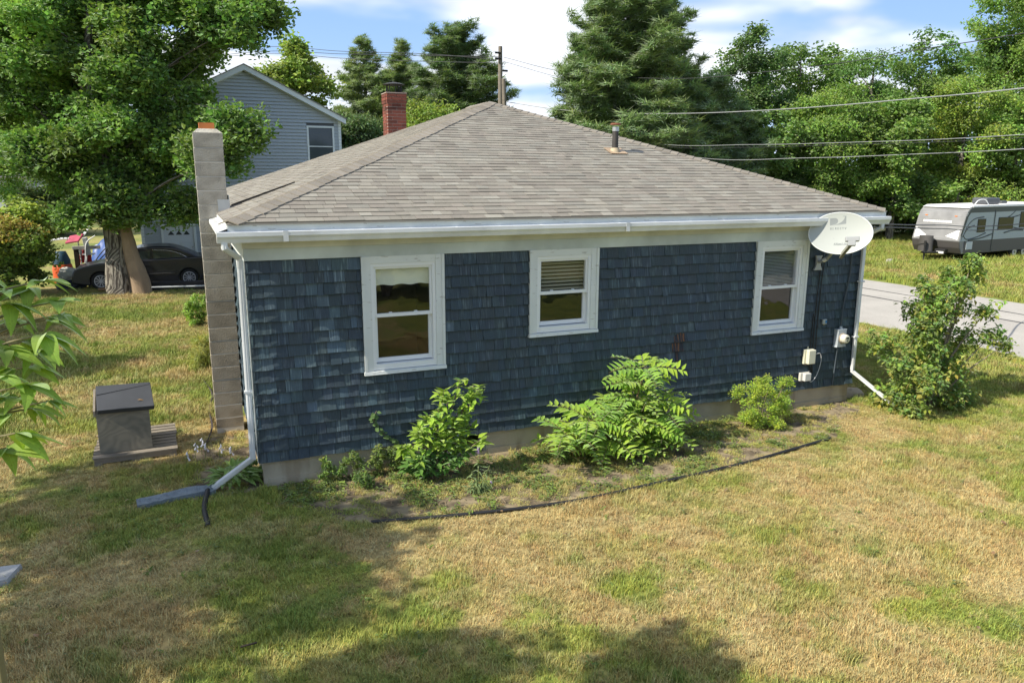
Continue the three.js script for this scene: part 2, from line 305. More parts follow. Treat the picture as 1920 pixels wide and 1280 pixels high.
{
  // square turf tiles of upright blades, laid side by side with a little overlap
  const tiles = [0, 1, 2, 3, 4].map(k => tileGeo(k));
  const lists = tiles.map(() => []);
  seed(11);
  const put = (x, z, s, sparse = 1) => {
    if (blocked(x, z)) return;
    const bed = inBed(x, z) || inSideBed(x, z); if (bed && rnd() > (0.34 + 0.5 * sstep(0.42, 0.58, fbm(x * 2.1 + 8, z * 2.1, 3))) * (x > 7.2 ? 0.75 : 1)) return;
    if (rnd() > sparse) return;
    let c = turf(x, z); const g = green(x, z), k = rr(0.86, 1.16), t = rnd();
    if (bed) c = mix3(c, GREEN2, 0.5);
    if (t < 0.10) c = mix3(c, STRAW2, 0.5); else if (t < 0.18) c = mix3(c, GREEN, 0.45); else if (t > 0.92) c = mix3(c, [0.33, 0.20, 0.09], 0.5);
    const tall = fbm(x * 1.1 + 60, z * 1.1 + 3, 3), h = s * mix(0.25, 1.6, tall) * (0.8 + 0.5 * g) * (bed ? 0.7 : 1);
    pick(lists).push([place(x, 0, z, s, rr(-0.06, 0.06), rr(0, 6.28), rr(-0.06, 0.06), h), [c[0] * k, c[1] * k, c[2] * k]]);
  };
  const field = (x0, x1, z0, z1, st, ok) => { for (let x = x0; x < x1; x += st) for (let z = z0; z < z1; z += st) { const X = x + rr(-0.4, 0.4) * st, Z = z + rr(-0.4, 0.4) * st; if (ok(X, Z)) put(X, Z, st / 0.13); } };
  const vis = (x, z, m) => { const d = V(x, 0, z).sub(EYE), f = d.dot(fwd), q = d.dot(rgt); return f > 3.5 && Math.abs(q) < f * 0.76 + m; };
  field(-9, 13.5, -3.4, 8, 0.125, (x, z) => vis(x, z, 0.8));
  field(-9.5, -0.02, -20, -3.4, 0.2, (x, z) => vis(x, z, 0.6));
  field(10.2, 16.3, -16, 4, 0.2, (x, z) => vis(x, z, 0.6) && z < 3.9 && (x > 13.5 || z < -3.4));
  field(22.5, 46, -30, -2, 0.4, (x, z) => vis(x, z, 0.6));
  const lawn = new THREE.Group(); lawn.name = 'lawn_grass'; scene.add(lawn); tag(lawn, 'dry straw coloured lawn grass with green patches around the house', 'grass', null, 'stuff');
  lists.forEach((l, i) => instances('grass_tufts', tiles[i], M.grass, l, lawn));
}
// bed litter and low weeds
function leafGeo(len, wid, o = {}) { // one folded leaf along +x, root at the origin
  const { fold = 0.22, droop = 0.25, n = 4, col = [1, 1, 1], tip = 0.55 } = o, g = new GB(); g.col = col;
  const UV = (t, s) => [t, 0.5 + s * 0.5 * Math.sin(Math.PI * Math.pow(t, tip))]; const P = t => { const w = wid / 2 * Math.pow(Math.sin(Math.PI * Math.pow(t, tip)), 0.85), y = -droop * len * t * t; return [[len * t, y, 0], [len * t, y + w * fold, w], [len * t, y + w * fold, -w]]; };
  for (let i = 0; i < n; i++) { const a = P(i / n), b = P((i + 1) / n); const s = i / n, e = (i + 1) / n, A = [UV(s, 0), UV(s, 1), UV(s, -1)], B = [UV(e, 0), UV(e, 1), UV(e, -1)]; if (i === 0) { g.tri(a[0], b[1], b[0], A[0], B[1], B[0]); g.tri(a[0], b[0], b[2], A[0], B[0], B[2]); } else if (i === n - 1) { g.tri(a[0], a[1], b[0], A[0], A[1], B[0]); g.tri(a[0], b[0], a[2], A[0], B[0], A[2]); } else { g.quad(a[0], a[1], b[1], b[0], A[0], A[1], B[1], B[0]); g.quad(a[0], b[0], b[2], a[2], A[0], B[0], B[2], A[2]); } }
  return g.geo();
}
function clump(n, r, len, wid, sd, o = {}) { // leaves spread through a ball, for crowns
  seed(sd); const a = [];
  for (let i = 0; i < n; i++) {
    const k = rr(0.72, 1.28), l = len * rr(0.7, 1.2), g = leafGeo(l, wid * l / len, { n: 2, fold: rr(0.1, 0.5), droop: rr(0, 0.4), col: [k * rr(0.85, 1.2), k, k * rr(0.7, 1.1)], ...o });
    eu.set(rr(-0.9, 0.9), rr(0, 6.28), rr(-0.9, 0.5)); g.applyMatrix4(new THREE.Matrix4().makeRotationFromEuler(eu));
    const q = V(gauss(), gauss() * 0.75, gauss()).multiplyScalar(r * 0.62); a.push(g.translate(q.x, q.y, q.z));
  }
  return mergeGeometries(a);
}
{
  seed(21); const list = [];
  for (let i = 0; i < 9000; i++) { const x = rr(-0.7, 9.8), z = rr(-2.2, 1.9); if (!(inBed(x, z) || inSideBed(x, z))) continue; const k = rr(0.5, 1.4); list.push([place(x, rr(0.004, 0.02), z, rr(0.4, 1.2), rr(-0.4, 0.4), rr(0, 6.28), rr(-0.4, 0.4)), [0.31 * k, 0.225 * k, 0.125 * k]]); }
  const o = instances('leaf_litter', leafGeo(0.07, 0.022, { n: 2 }), M.leaf, list, scene); tag(o, 'dry brown leaf litter strewn over the planting bed', 'leaf litter', null, 'stuff');
  const w = [];
  for (let i = 0; i < 3900; i++) { const x = rr(0.1, 9.7), z = rr(0.05, 1.85); if (!inBed(x, z)) continue; const n = fbm(x * 2.1 + 8, z * 2.1, 3) + 0.22 * sstep(0.9, 0.1, z) * (x < 3.2) + (x > 3.6 && x < 6.5 ? 0.05 : 0); if (n < 0.45 + 0.16 * rnd() + (x > 6.8 ? 0.13 : 0)) continue; const k = rr(0.6, 1.3); w.push([place(x, 0.03, z, rr(0.35, 1.0), rr(-0.3, 0.3), rr(0, 6.28), rr(-0.3, 0.3)), [0.17 * k, 0.25 * k, 0.04 * k]]); }
  const q = instances('weeds', clump(12, 0.09, 0.07, 0.03, 8), M.leaf, w, scene); tag(q, 'low green weeds scattered through the planting bed', 'weeds', null, 'stuff');
}

{
  seed(27); const w = [], d = [];
  for (let i = 0; i < 900; i++) { const x = rr(-6, 13), z = rr(-3, 8); if (blocked(x, z) || inBed(x, z)) continue; const k = rr(0.7, 1.3); if (rnd() < 0.25 + green(x, z) * 0.6) w.push([place(x, 0.035, z, rr(0.4, 0.95), rr(-0.3, 0.3), rr(0, 6.28), rr(-0.3, 0.3)), [0.17 * k, 0.26 * k, 0.045 * k]]); else if (rnd() < 0.5) d.push([place(x, 0.06, z, rr(0.5, 1.2), rr(-0.5, 0.5), rr(0, 6.28), rr(-0.5, 0.5)), [0.30 * k, 0.18 * k, 0.08 * k]]); }
  tag(instances('lawn_weeds', clump(10, 0.08, 0.075, 0.03, 9), M.leaf, w, scene), 'small green broad-leaved weeds dotted through the lawn', 'weeds', null, 'stuff');
  tag(instances('fallen_leaves', leafGeo(0.07, 0.04, { n: 3 }), M.leaf, d, scene), 'scattered brown fallen leaves lying on the lawn', 'leaves', null, 'stuff');
}

// ================= THE BLUE HOUSE =================
const YB = 0.338, YT = 2.908, EXPO = (YT - YB) / 17;
const WIN = [{ x0: 1.384, x1: 2.4825, y0: 1.356 }, { x0: 3.74, x1: 4.83, y0: 1.675 }, { x0: 7.715, x1: 8.787, y0: 1.392 }];
const house = thing('shingled_house', 'small single-storey house with navy blue shingle walls and grey hip roof', 'house', [0, 0, 0]);
{
  const conc = std([1, 1, 1], 0.92, { map: T.concrete, bumpMap: T.speck, bumpScale: 0.004 });
  const f = new GB();   // foundation with an opening for the basement window
  const zf = -0.045, bw = [2.62, 3.10];
  f.box(0.045, bw[0], -0.3, 0.33, zf - 0.2, zf); f.box(bw[1], 10.03, -0.3, 0.33, zf - 0.2, zf); f.box(bw[0], bw[1], -0.3, 0.045, zf - 0.2, zf);
  f.box(0.045, 0.245, -0.3, 0.33, HOUSE.zb, zf - 0.2); f.box(9.83, 10.03, -0.3, 0.33, HOUSE.zb, zf - 0.2);
  part('foundation', f.geo(), conc, house);
  const led = new GB(); led.box(0.04, bw[0] - 0.02, -0.3, 0.10, zf, zf + 0.016); led.box(bw[1] + 0.02, 10.034, -0.3, 0.085, zf, zf + 0.014);
  part('foundation_footing', led.geo(), conc, house);
  const b = group('basement_window', house); b.position.set(0, 0, zf);
  const fr = new GB(); fr.box(bw[0] + 0.002, bw[0] + 0.05, 0.047, 0.328, -0.10, -0.012); fr.box(bw[1] - 0.05, bw[1] - 0.002, 0.047, 0.328, -0.10, 0.012); fr.box(bw[0] + 0.052, bw[1] - 0.052, 0.047, 0.09, -0.1, -0.015); fr.box(bw[1] - 0.095, bw[1] - 0.057, 0.092, 0.328, -0.09, -0.03);
  part('frame', fr.geo(), std([0.24, 0.25, 0.22], 0.7, { map: T.blotch }), b);
  part('pane', bx(bw[0] + 0.05, bw[1] - 0.1, 0.09, 0.326, -0.072, -0.068), new THREE.MeshPhysicalMaterial({ color: 0xffffff, transmission: 1, thickness: 0, roughness: 0.03, ior: 1.6 }), b);
  // sheathing behind the shingles, with openings for the windows
  const sh = new GB(), z0 = -0.17, z1 = -0.026; let x = 0.03;
  for (const w of WIN) { const a = w.x0 + 0.1, e = w.x1 - 0.1; sh.box(x, a, 0.332, 3.165, z0, z1); sh.box(a, e, 0.332, w.y0 + 0.1, z0, z1); sh.box(a, e, YT - 0.06, 3.165, z0, z1); x = e; }
  sh.box(x, 10.04, 0.332, 3.165, z0, z1);
  sh.box(0.03, 0.17, 0.332, 3.165, HOUSE.zb, z0 - 0.001); sh.box(9.9, 10.04, 0.332, 3.165, HOUSE.zb, z0 - 0.001); sh.box(0.171, 9.899, 0.332, 3.165, HOUSE.zb, HOUSE.zb + 0.14);
  part('wall_sheathing', sh.geo(), std([0.10, 0.085, 0.065], 0.9), house);
  const inn = new GB(); inn.box(0.18, 9.89, 0.30, 0.33, HOUSE.zb + 0.15, -0.18); inn.box(0.18, 9.89, 3.13, 3.16, HOUSE.zb + 0.15, -0.18); inn.box(0.18, 9.89, 0.34, 3.12, -3.6, -3.5); inn.box(3.1, 3.2, 0.34, 3.12, -3.49, -0.19); inn.box(6.4, 6.5, 0.34, 3.12, -3.49, -0.19);
  part('interior_wall', inn.geo(), std([0.13, 0.12, 0.10], 0.9), house);
}
// wall shingles: each one a tapered board with its own width, tilt and stain
const cedar = std([1, 1, 1], 0.62, { map: T.cedar, vertexColors: true, bumpMap: T.grainBump, bumpScale: 0.0025 });
function shingleRows(len, skip, toWorld, sd) {
  seed(sd); const out = [];
  for (let r = 0; r < 17; r++) {
    const yb = YT - (r + 1) * EXPO; let x = -rr(0, 0.1);
    const course = 1 + (vn(r * 0.7, 4.4) - 0.5) * 0.16;
    while (x < len) {
      const w = pick([0.085, 0.11, 0.125, 0.14, 0.16, 0.2, 0.12]) * rr(0.85, 1.2), gap = rr(0.0015, 0.005);
      let a = Math.max(x, -0.012), b = Math.min(x + w, len + 0.012), y0 = yb - rr(-0.002, 0.007) * (rnd() < 0.12 ? 2.2 : 1), y1 = yb + EXPO + 0.012; x += w + gap;
      const spans = [[a, b]];
      for (const s of skip) for (let i = spans.length - 1; i >= 0; i--) { const [p, q] = spans[i]; if (y1 - 0.012 > s.y0 + 0.012 && y0 < YT && q > s.x0 && p < s.x1) { spans.splice(i, 1); if (y0 < s.y0 - 0.02 && Math.min(q, s.x1) - Math.max(p, s.x0) > 0.012) spans.push([Math.max(p, s.x0), Math.min(q, s.x1), s.y0 + 0.008]); if (p < s.x0 - 0.004) spans.push([p, s.x0 - 0.001]); if (q > s.x1 + 0.004) spans.push([s.x1 + 0.001, q]); } }
      for (const [p, q, cap] of spans) {
        if (q - p < 0.012) continue;
        const yt = y1; y1 = Math.min(cap ?? y1, yt, YT - 0.002);
        const yaw = gauss() * 0.016, butt = rr(0.012, 0.021), t0 = -0.024, lift = rnd() < 0.1 ? rr(0.004, 0.012) : 0, cup = gauss() * 0.0028;
        const k = Math.exp(gauss() * 0.11) * course, tint = [k * rr(0.92, 1.1), k, k * rr(0.9, 1.08)];
        const wx = toWorld((p + q) / 2, 0, 0); if (rnd() < (wx[0] < 2.6 && wx[2] > -0.2 ? mix(0.34, 0.10, sstep(0.6, 2.6, wx[0] + rr(-0.5, 0.5))) : 0.09)) { const f = wx[0] < 2.6 ? rr(1.25, 2.1) : rr(1.2, 1.6); tint[0] *= f; tint[1] *= f * 0.98; tint[2] *= f * 0.95; }
        const pv = -0.014, m = (p + q) / 2, zb = [butt + lift - yaw * (m - p) * 3, butt + lift + cup, butt + lift + yaw * (q - m) * 3];
        const rag = [rr(-0.0015, 0.0015), rr(-0.002, 0.002), rr(-0.0015, 0.0015)], X = [p, m, q], g = new GB(), off = [rr(0, 9), rr(0, 9)];
        g.col = tint; const W = (x, y, z) => toWorld(x, y, z);
        for (let i = 0; i < 2; i++) {
          const A = W(X[i], y0 + rag[i], zb[i]), B = W(X[i + 1], y0 + rag[i + 1], zb[i + 1]), Cc = W(X[i + 1], y1, t0 + 0.006), D = W(X[i], y1, t0 + 0.006);
          const uv = [[X[i], y0], [X[i + 1], y0], [X[i + 1], y1], [X[i], y1]].map(e => [e[0] + off[0], e[1] + off[1]]);
          g.quad(A, B, Cc, D, ...uv);
          const A2 = W(X[i], y0 + rag[i] + 0.004, pv), B2 = W(X[i + 1], y0 + rag[i + 1] + 0.004, pv); g.quad(A2, B2, B, A);
        }
        g.tri(W(p, y0, zb[0]), W(p, y1, t0 + 0.006), W(p, y0 + 0.004, pv)); g.tri(W(q, y0, zb[2]), W(q, y0 + 0.004, pv), W(q, y1, t0 + 0.006));
        const c = toWorld(m, (y0 + y1) / 2, 0); out.push({ g, size: (q - p) / V(...c).distanceTo(EYE) ** 2 }); y1 = yt;
      }
    }
  }
  return out;
}
const joined = list => { const g = new GB(); for (const s of list) { for (const v of s.g.p) g.p.push(v); for (const v of s.g.u) g.u.push(v); for (const v of s.g.c) g.c.push(v); } return g.geo(); };
{
  const wall = group('shingle_wall', house);
  const list = shingleRows(10.07, WIN.map(w => ({ x0: w.x0, x1: w.x1, y0: w.y0 })), (x, y, z) => [x, y, z], 31).sort((a, b) => b.size - a.size);
  list.slice(0, 300).forEach(s => part('shingle', s.g.geo(), cedar, wall));
  stuff(part('shingle_field', joined(list.slice(300)), cedar, wall));
  const side = group('side_wall', house), sw = group('side_wall', house);
  stuff(part('shingle_field', joined(shingleRows(11.1, [], (x, y, z) => [-z + 0.004, y, -11.1 + x], 32)), cedar, side));
  stuff(part('shingle_field', joined(shingleRows(11.1, [], (x, y, z) => [10.066 + z, y, -x], 33)), cedar, sw));
  // rust stain below an old fixing, on its own shingles
  seed(4); const rust = std([1, 1, 1], 0.85, { map: texture(128, 128, [0.3, 0.45], (u, v) => mix3([0.025, 0.03, 0.04], [0.22, 0.095, 0.035], sstep(0.42, 0.78, fbm(u * 16, v * 3, 4, 16, 3)))) });
  const row = r => YT - (r + 1) * EXPO;
  for (const [x, w, r] of [[6.22, 0.085, 9], [6.32, 0.11, 9], [6.20, 0.12, 10], [6.33, 0.07, 10], [6.26, 0.06, 11]]) { const y = row(r), g = new GB(), off = [rr(0, 1), rr(0, 1)]; const o = (a, b, c) => [a, b, c]; const q = [o(x, y + 0.001, 0.0245), o(x + w, y + 0.001, 0.0245), o(x + w, y + EXPO * rr(0.75, 0.95), -0.009), o(x, y + EXPO * rr(0.75, 0.95), -0.009)]; g.hex([[q[0][0], q[0][1], q[0][2]], [q[1][0], q[1][1], q[1][2]], [q[1][0], q[1][1] + 0.003, -0.014], [q[0][0], q[0][1] + 0.003, -0.014], [q[3][0], q[3][1], q[3][2]], [q[2][0], q[2][1], q[2][2]], [q[2][0], q[2][1], -0.018], [q[3][0], q[3][1], -0.018]], off); const s = part('stained_shingle', g.geo(), rust, wall); s.userData.label = 'shingle stained with orange rust'; }
}
// frieze boards, soffit, fascia
const EAVE = { x0: -0.19, x1: 10.25, z0: 0.20, zb: -11.42, y: 3.37, rise: 1.96 };
{
  const white = std([1, 1, 1], 0.55, { map: T.paint }), cream = std([0.70, 0.69, 0.60], 0.6, { map: T.blotch });
  part('frieze_board', bx(-0.02, 10.09, YT, 3.052, -0.025, 0.022), std([0.60, 0.665, 0.655], 0.55, { map: T.blotch }), house);
  part('frieze_board', bx(-0.03, 10.10, 3.055, 3.165, -0.025, 0.040), cream, house);
  part('soffit', new GB().box(-0.17, 10.23, 3.168, 3.185, 0.041, 0.18).box(-0.17, -0.001, 3.168, 3.185, HOUSE.zb, 0.039).box(10.07, 10.23, 3.168, 3.185, HOUSE.zb, 0.039).geo(), cream, house);
  part('fascia', new GB().box(-0.185, 10.245, 3.16, 3.345, 0.181, 0.198).geo(), white, house);
  part('fascia', bx(-0.186, -0.17, 3.16, 3.345, HOUSE.zb, 0.178), white, house);
  part('fascia', bx(10.23, 10.246, 3.16, 3.345, HOUSE.zb, 0.178), white, house);
  part('frieze_board', bx(-0.02, -0.003, YT, 3.16, -11.1, -0.027), white, house);
  part('frieze_board', bx(10.073, 10.09, YT, 3.16, -11.1, -0.027), white, house);
  part('corner_board', bx(-0.021, -0.004, 0.34, YT - 0.002, -0.060, -0.030), white, house);
  // drip edge under the shingles
  part('drip_edge', bx(-0.187, 10.247, 3.347, 3.362, 0.15, 0.212), std([0.34, 0.31, 0.27], 0.6), house);
}
// windows
const sheet = (x0, x1, y0, y1, z) => { const g = new GB(); g.quad([x0, y0, z], [x1, y0, z], [x1, y1, z], [x0, y1, z]); return g.geo(); };
const glass = new THREE.MeshPhysicalMaterial({ color: 0xffffff, transmission: 1, thickness: 0, roughness: 0.015, ior: 1.7, bumpMap: T.wave, bumpScale: 0.0012 });
WIN.forEach((w, i) => {
  const g = group('window', house), W = w.x1 - w.x0, H = YT - w.y0; g.position.set(w.x0, w.y0, 0);
  g.userData.label = ['tall double-hung window with a scalloped roller shade', 'short double-hung window with a wide-slat blind', 'double-hung window with a fine-slat blind'][i];
  const old = std([1, 1, 1], 0.6, { map: T.paint }), cw = 0.115;
  part('casing', bx(0, cw, 0.05, H - 0.001, -0.024, 0.026), old, g); part('casing', bx(W - cw, W, 0.05, H - 0.001, -0.024, 0.026), old, g);
  part('casing', bx(cw + 0.001, W - cw - 0.001, H - 0.095, H - 0.001, -0.024, 0.022), old, g);
  for (const s of [0, 1]) part('casing_band', bx(s ? W - 0.032 : -0.004, s ? W + 0.004 : 0.032, 0.051, H - 0.002, 0.0265, 0.041), old, g);
  part('sill', (() => { const q = new GB(); q.hex([[-0.012, 0.0, 0.055], [W + 0.012, 0.0, 0.055], [W + 0.012, 0.0, -0.024], [-0.012, 0, -0.024], [-0.012, 0.043, 0.048], [W + 0.012, 0.043, 0.048], [W + 0.012, 0.049, -0.024], [-0.012, 0.049, -0.024]]); return q.geo(); })(), old, g);
  const a = cw + 0.001, b = W - cw - 0.001, y0 = 0.055, y1 = H - 0.097, fw = 0.042;
  part('frame', new GB().box(a, a + fw, y0, y1, -0.13, 0.012).box(b - fw, b, y0, y1, -0.13, 0.012).box(a + fw + 0.001, b - fw - 0.001, y1 - fw, y1, -0.13, 0.010).box(a + fw + 0.001, b - fw - 0.001, y0, y0 + 0.075, -0.13, 0.014).geo(), M.vinyl, g);
  const c = a + fw + 0.001, d = b - fw - 0.001, t = y1 - fw - 0.001, o = y0 + 0.076, mid = o + (t - o) * 0.50;
  const sash = (p, q, lo, hi, z, bar, bot) => new GB().box(p, p + bar, lo, hi, z - 0.035, z).box(q - bar, q, lo, hi, z - 0.035, z).box(p + bar, q - bar, hi - bar, hi, z - 0.035, z - 0.001).box(p + bar, q - bar, lo, lo + bot, z - 0.035, z - 0.001).geo();
  part('upper_sash', sash(c, d, mid - 0.02, t, -0.014, 0.03, 0.045), M.vinyl, g);
  part('lower_sash', sash(c, d, o + 0.012, mid + 0.02, -0.056, 0.042, 0.055), M.vinyl, g);
  part('pane', sheet(c + 0.03, d - 0.03, mid + 0.024, t - 0.029, -0.032), glass, g);
  part('pane', sheet(c + 0.042, d - 0.042, o + 0.065, mid - 0.021, -0.074), glass, g);
  for (const s of [0.28, 0.72]) part('sash_lock', rbox(0.045, 0.016, 0.03, 0.006, mix(c, d, s), mid + 0.03, -0.05), M.vinyl, g);
  if (i === 0) { // roller shade, its hem scalloped
    const s = new GB(), n = 40, yb = u => t - 0.255 - 0.008 * Math.cos(u * 6.2832 * 3);
    for (let k = 0; k < n; k++) { const u = k / n, v = (k + 1) / n, X = e => mix(c + 0.01, d - 0.01, e); s.quad([X(u), yb(u), -0.115], [X(v), yb(v), -0.115], [X(v), t, -0.115], [X(u), t, -0.115]); }
    part('roller_shade', s.geo(), std([0.66, 0.70, 0.58], 0.8, { side: THREE.DoubleSide }), g);
  } else {
    const s = new GB(), st = i === 1 ? 0.052 : 0.024, h = i === 1 ? 0.045 : 0.021;
    for (let y = mid + 0.03; y < t; y += st) s.hex([[c + 0.01, y, -0.10], [d - 0.01, y, -0.10], [d - 0.01, y + h * 0.55, -0.10 - h * 0.8], [c + 0.01, y + h * 0.55, -0.10 - h * 0.8], [c + 0.01, y + 0.002, -0.10], [d - 0.01, y + 0.002, -0.10], [d - 0.01, y + h * 0.55 + 0.002, -0.10 - h * 0.8], [c + 0.01, y + h * 0.55 + 0.002, -0.10 - h * 0.8]]);
    const o2 = part('blind', s.geo(), std(i === 1 ? [0.36, 0.33, 0.22] : [0.30, 0.33, 0.28], 0.6), g); o2.userData.label = i === 1 ? 'half-open wide-slat blind' : 'lowered fine-slat blind';
  }
});
// gutters
{
  const prof = [[0.0, 0.13], [0.0, 0.0], [0.075, 0.0], [0.092, 0.045], [0.112, 0.075], [0.112, 0.122], [0.098, 0.126], [0.098, 0.118], [0.108, 0.116], [0.108, 0.077], [0.088, 0.048], [0.072, 0.004], [0.004, 0.004], [0.004, 0.13]];
  const run = (n, f) => { const g = new GB(), A = prof.map(p => f(0, p)), B = prof.map(p => f(1, p)); for (let j = 0; j < n; j++) { const k = (j + 1) % n; g.quad(A[j], B[j], B[k], A[k]); } return g; };
  const gf = run(14, (t, [a, b]) => [t ? 10.25 : -0.31, 3.148 + b, 0.199 + a]);
  for (const x of [-0.31, 10.25]) for (let j = 1; j < 6; j++) gf.tri([x, 3.148 + prof[0][1], 0.199], [x, 3.148 + prof[j][1], 0.199 + prof[j][0]], [x, 3.148 + prof[j + 1 > 5 ? 5 : j + 1][1], 0.199 + prof[j + 1 > 5 ? 5 : j + 1][0]]);
  const front = part('gutter', gf.geo(), M.alu, house);
  for (let x = 0.15; x < 10.2; x += 0.61) part('hanger', bx(x, x + 0.028, 3.264, 3.270, 0.205, 0.300), M.alu, front);
  for (const x of [0.42, 5.1]) part('seam', bx(x, x + 0.06, 3.152, 3.275, 0.3115, 0.314), M.alu, front);
  stuff(part('debris', clump(60, 0.3, 0.06, 0.02, 77).scale(9, 0.05, 0.05).translate(7.0, 3.20, 0.25), std([0.13, 0.10, 0.06], 0.9, { side: THREE.DoubleSide }), front));
  const left = part('gutter', run(14, (t, [a, b]) => [-0.187 - a, 3.148 + b, t ? -2.44 : 0.196]).geo(), M.alu, house);
  // perforated guard over the left gutter
  const gg = new GB(); gg.hex([[-0.295, 3.275, 0.30], [-0.19, 3.305, 0.20], [-0.19, 3.305, -2.43], [-0.295, 3.275, -2.43], [-0.295, 3.279, 0.30], [-0.19, 3.309, 0.20], [-0.19, 3.309, -2.43], [-0.295, 3.279, -2.43]]);
  const guard = part('gutter_guard', gg.geo(), M.alu, house);
  for (let z = 0.12; z > -2.4; z -= 0.13) part('slot', (() => { const g = new GB(), y = x => 3.279 + (x + 0.295) / 0.105 * 0.03; g.hex([[-0.272, y(-0.272) + 0.0005, z + 0.007], [-0.222, y(-0.222) + 0.0005, z + 0.007], [-0.222, y(-0.222) + 0.0005, z - 0.007], [-0.272, y(-0.272) + 0.0005, z - 0.007], [-0.272, y(-0.272) + 0.002, z + 0.007], [-0.222, y(-0.222) + 0.002, z + 0.007], [-0.222, y(-0.222) + 0.002, z - 0.007], [-0.272, y(-0.272) + 0.002, z - 0.007]]); return g.geo(); })(), std([0.30, 0.29, 0.27], 0.8), guard);
  // downspouts
  const pw = 0.034, pd = 0.026, dp = []; for (let i = 0; i < 20; i++) { const a = i / 20 * 6.2832, s = 1 + (i % 2 ? -0.06 : 0.04), q = Math.max(Math.abs(Math.cos(a)), Math.abs(Math.sin(a))); dp.push([Math.cos(a) / q * pw * s, Math.sin(a) / q * pd * s]); }
  const L = group('downspout', house);
  part('elbow', sweep([[-0.235, 3.16, 0.255], [-0.235, 3.09, 0.255], [-0.075, 2.955, 0.085], [-0.07, 2.84, 0.075]], dp), M.alu, L);
  part('pipe', sweep([[-0.07, 2.85, 0.075], [-0.085, 0.47, 0.075]], dp.map(([a, b]) => [a * 0.93, b * 0.93])), M.alu, L);
  const le = gnd(400, 914, 0.07);
  part('kickout', sweep([[-0.085, 0.56, 0.078], [-0.085, 0.45, 0.078], [le.x, 0.07, le.z]], dp, V(0.2, 0.1, 1)), M.alu, L);
  part('strap', bx(-0.125, -0.035, 1.30, 1.325, 0.03, 0.106), M.alu, L);
  const Rr = group('downspout', house), re = gnd(1681, 763, 0.04);
  part('elbow', sweep([[10.12, 3.15, 0.25], [10.12, 3.08, 0.25], [9.965, 2.95, 0.075], [9.965, 2.82, 0.068]], dp), M.alu, Rr);
  part('pipe', sweep([[9.965, 2.83, 0.068], [9.985, 0.6, 0.068]], dp.map(([a, b]) => [a * 0.93, b * 0.93])), M.alu, Rr);
  part('kickout', sweep([[9.985, 0.70, 0.068], [9.985, 0.575, 0.068], [re.x, 0.04, re.z]], dp, V(0.3, 0.6, 0.8)), M.alu, Rr);
  for (const y of [1.18, 2.15]) part('strap', bx(9.925, 10.03, y, y + 0.025, 0.03, 0.101), M.alu, Rr);
}
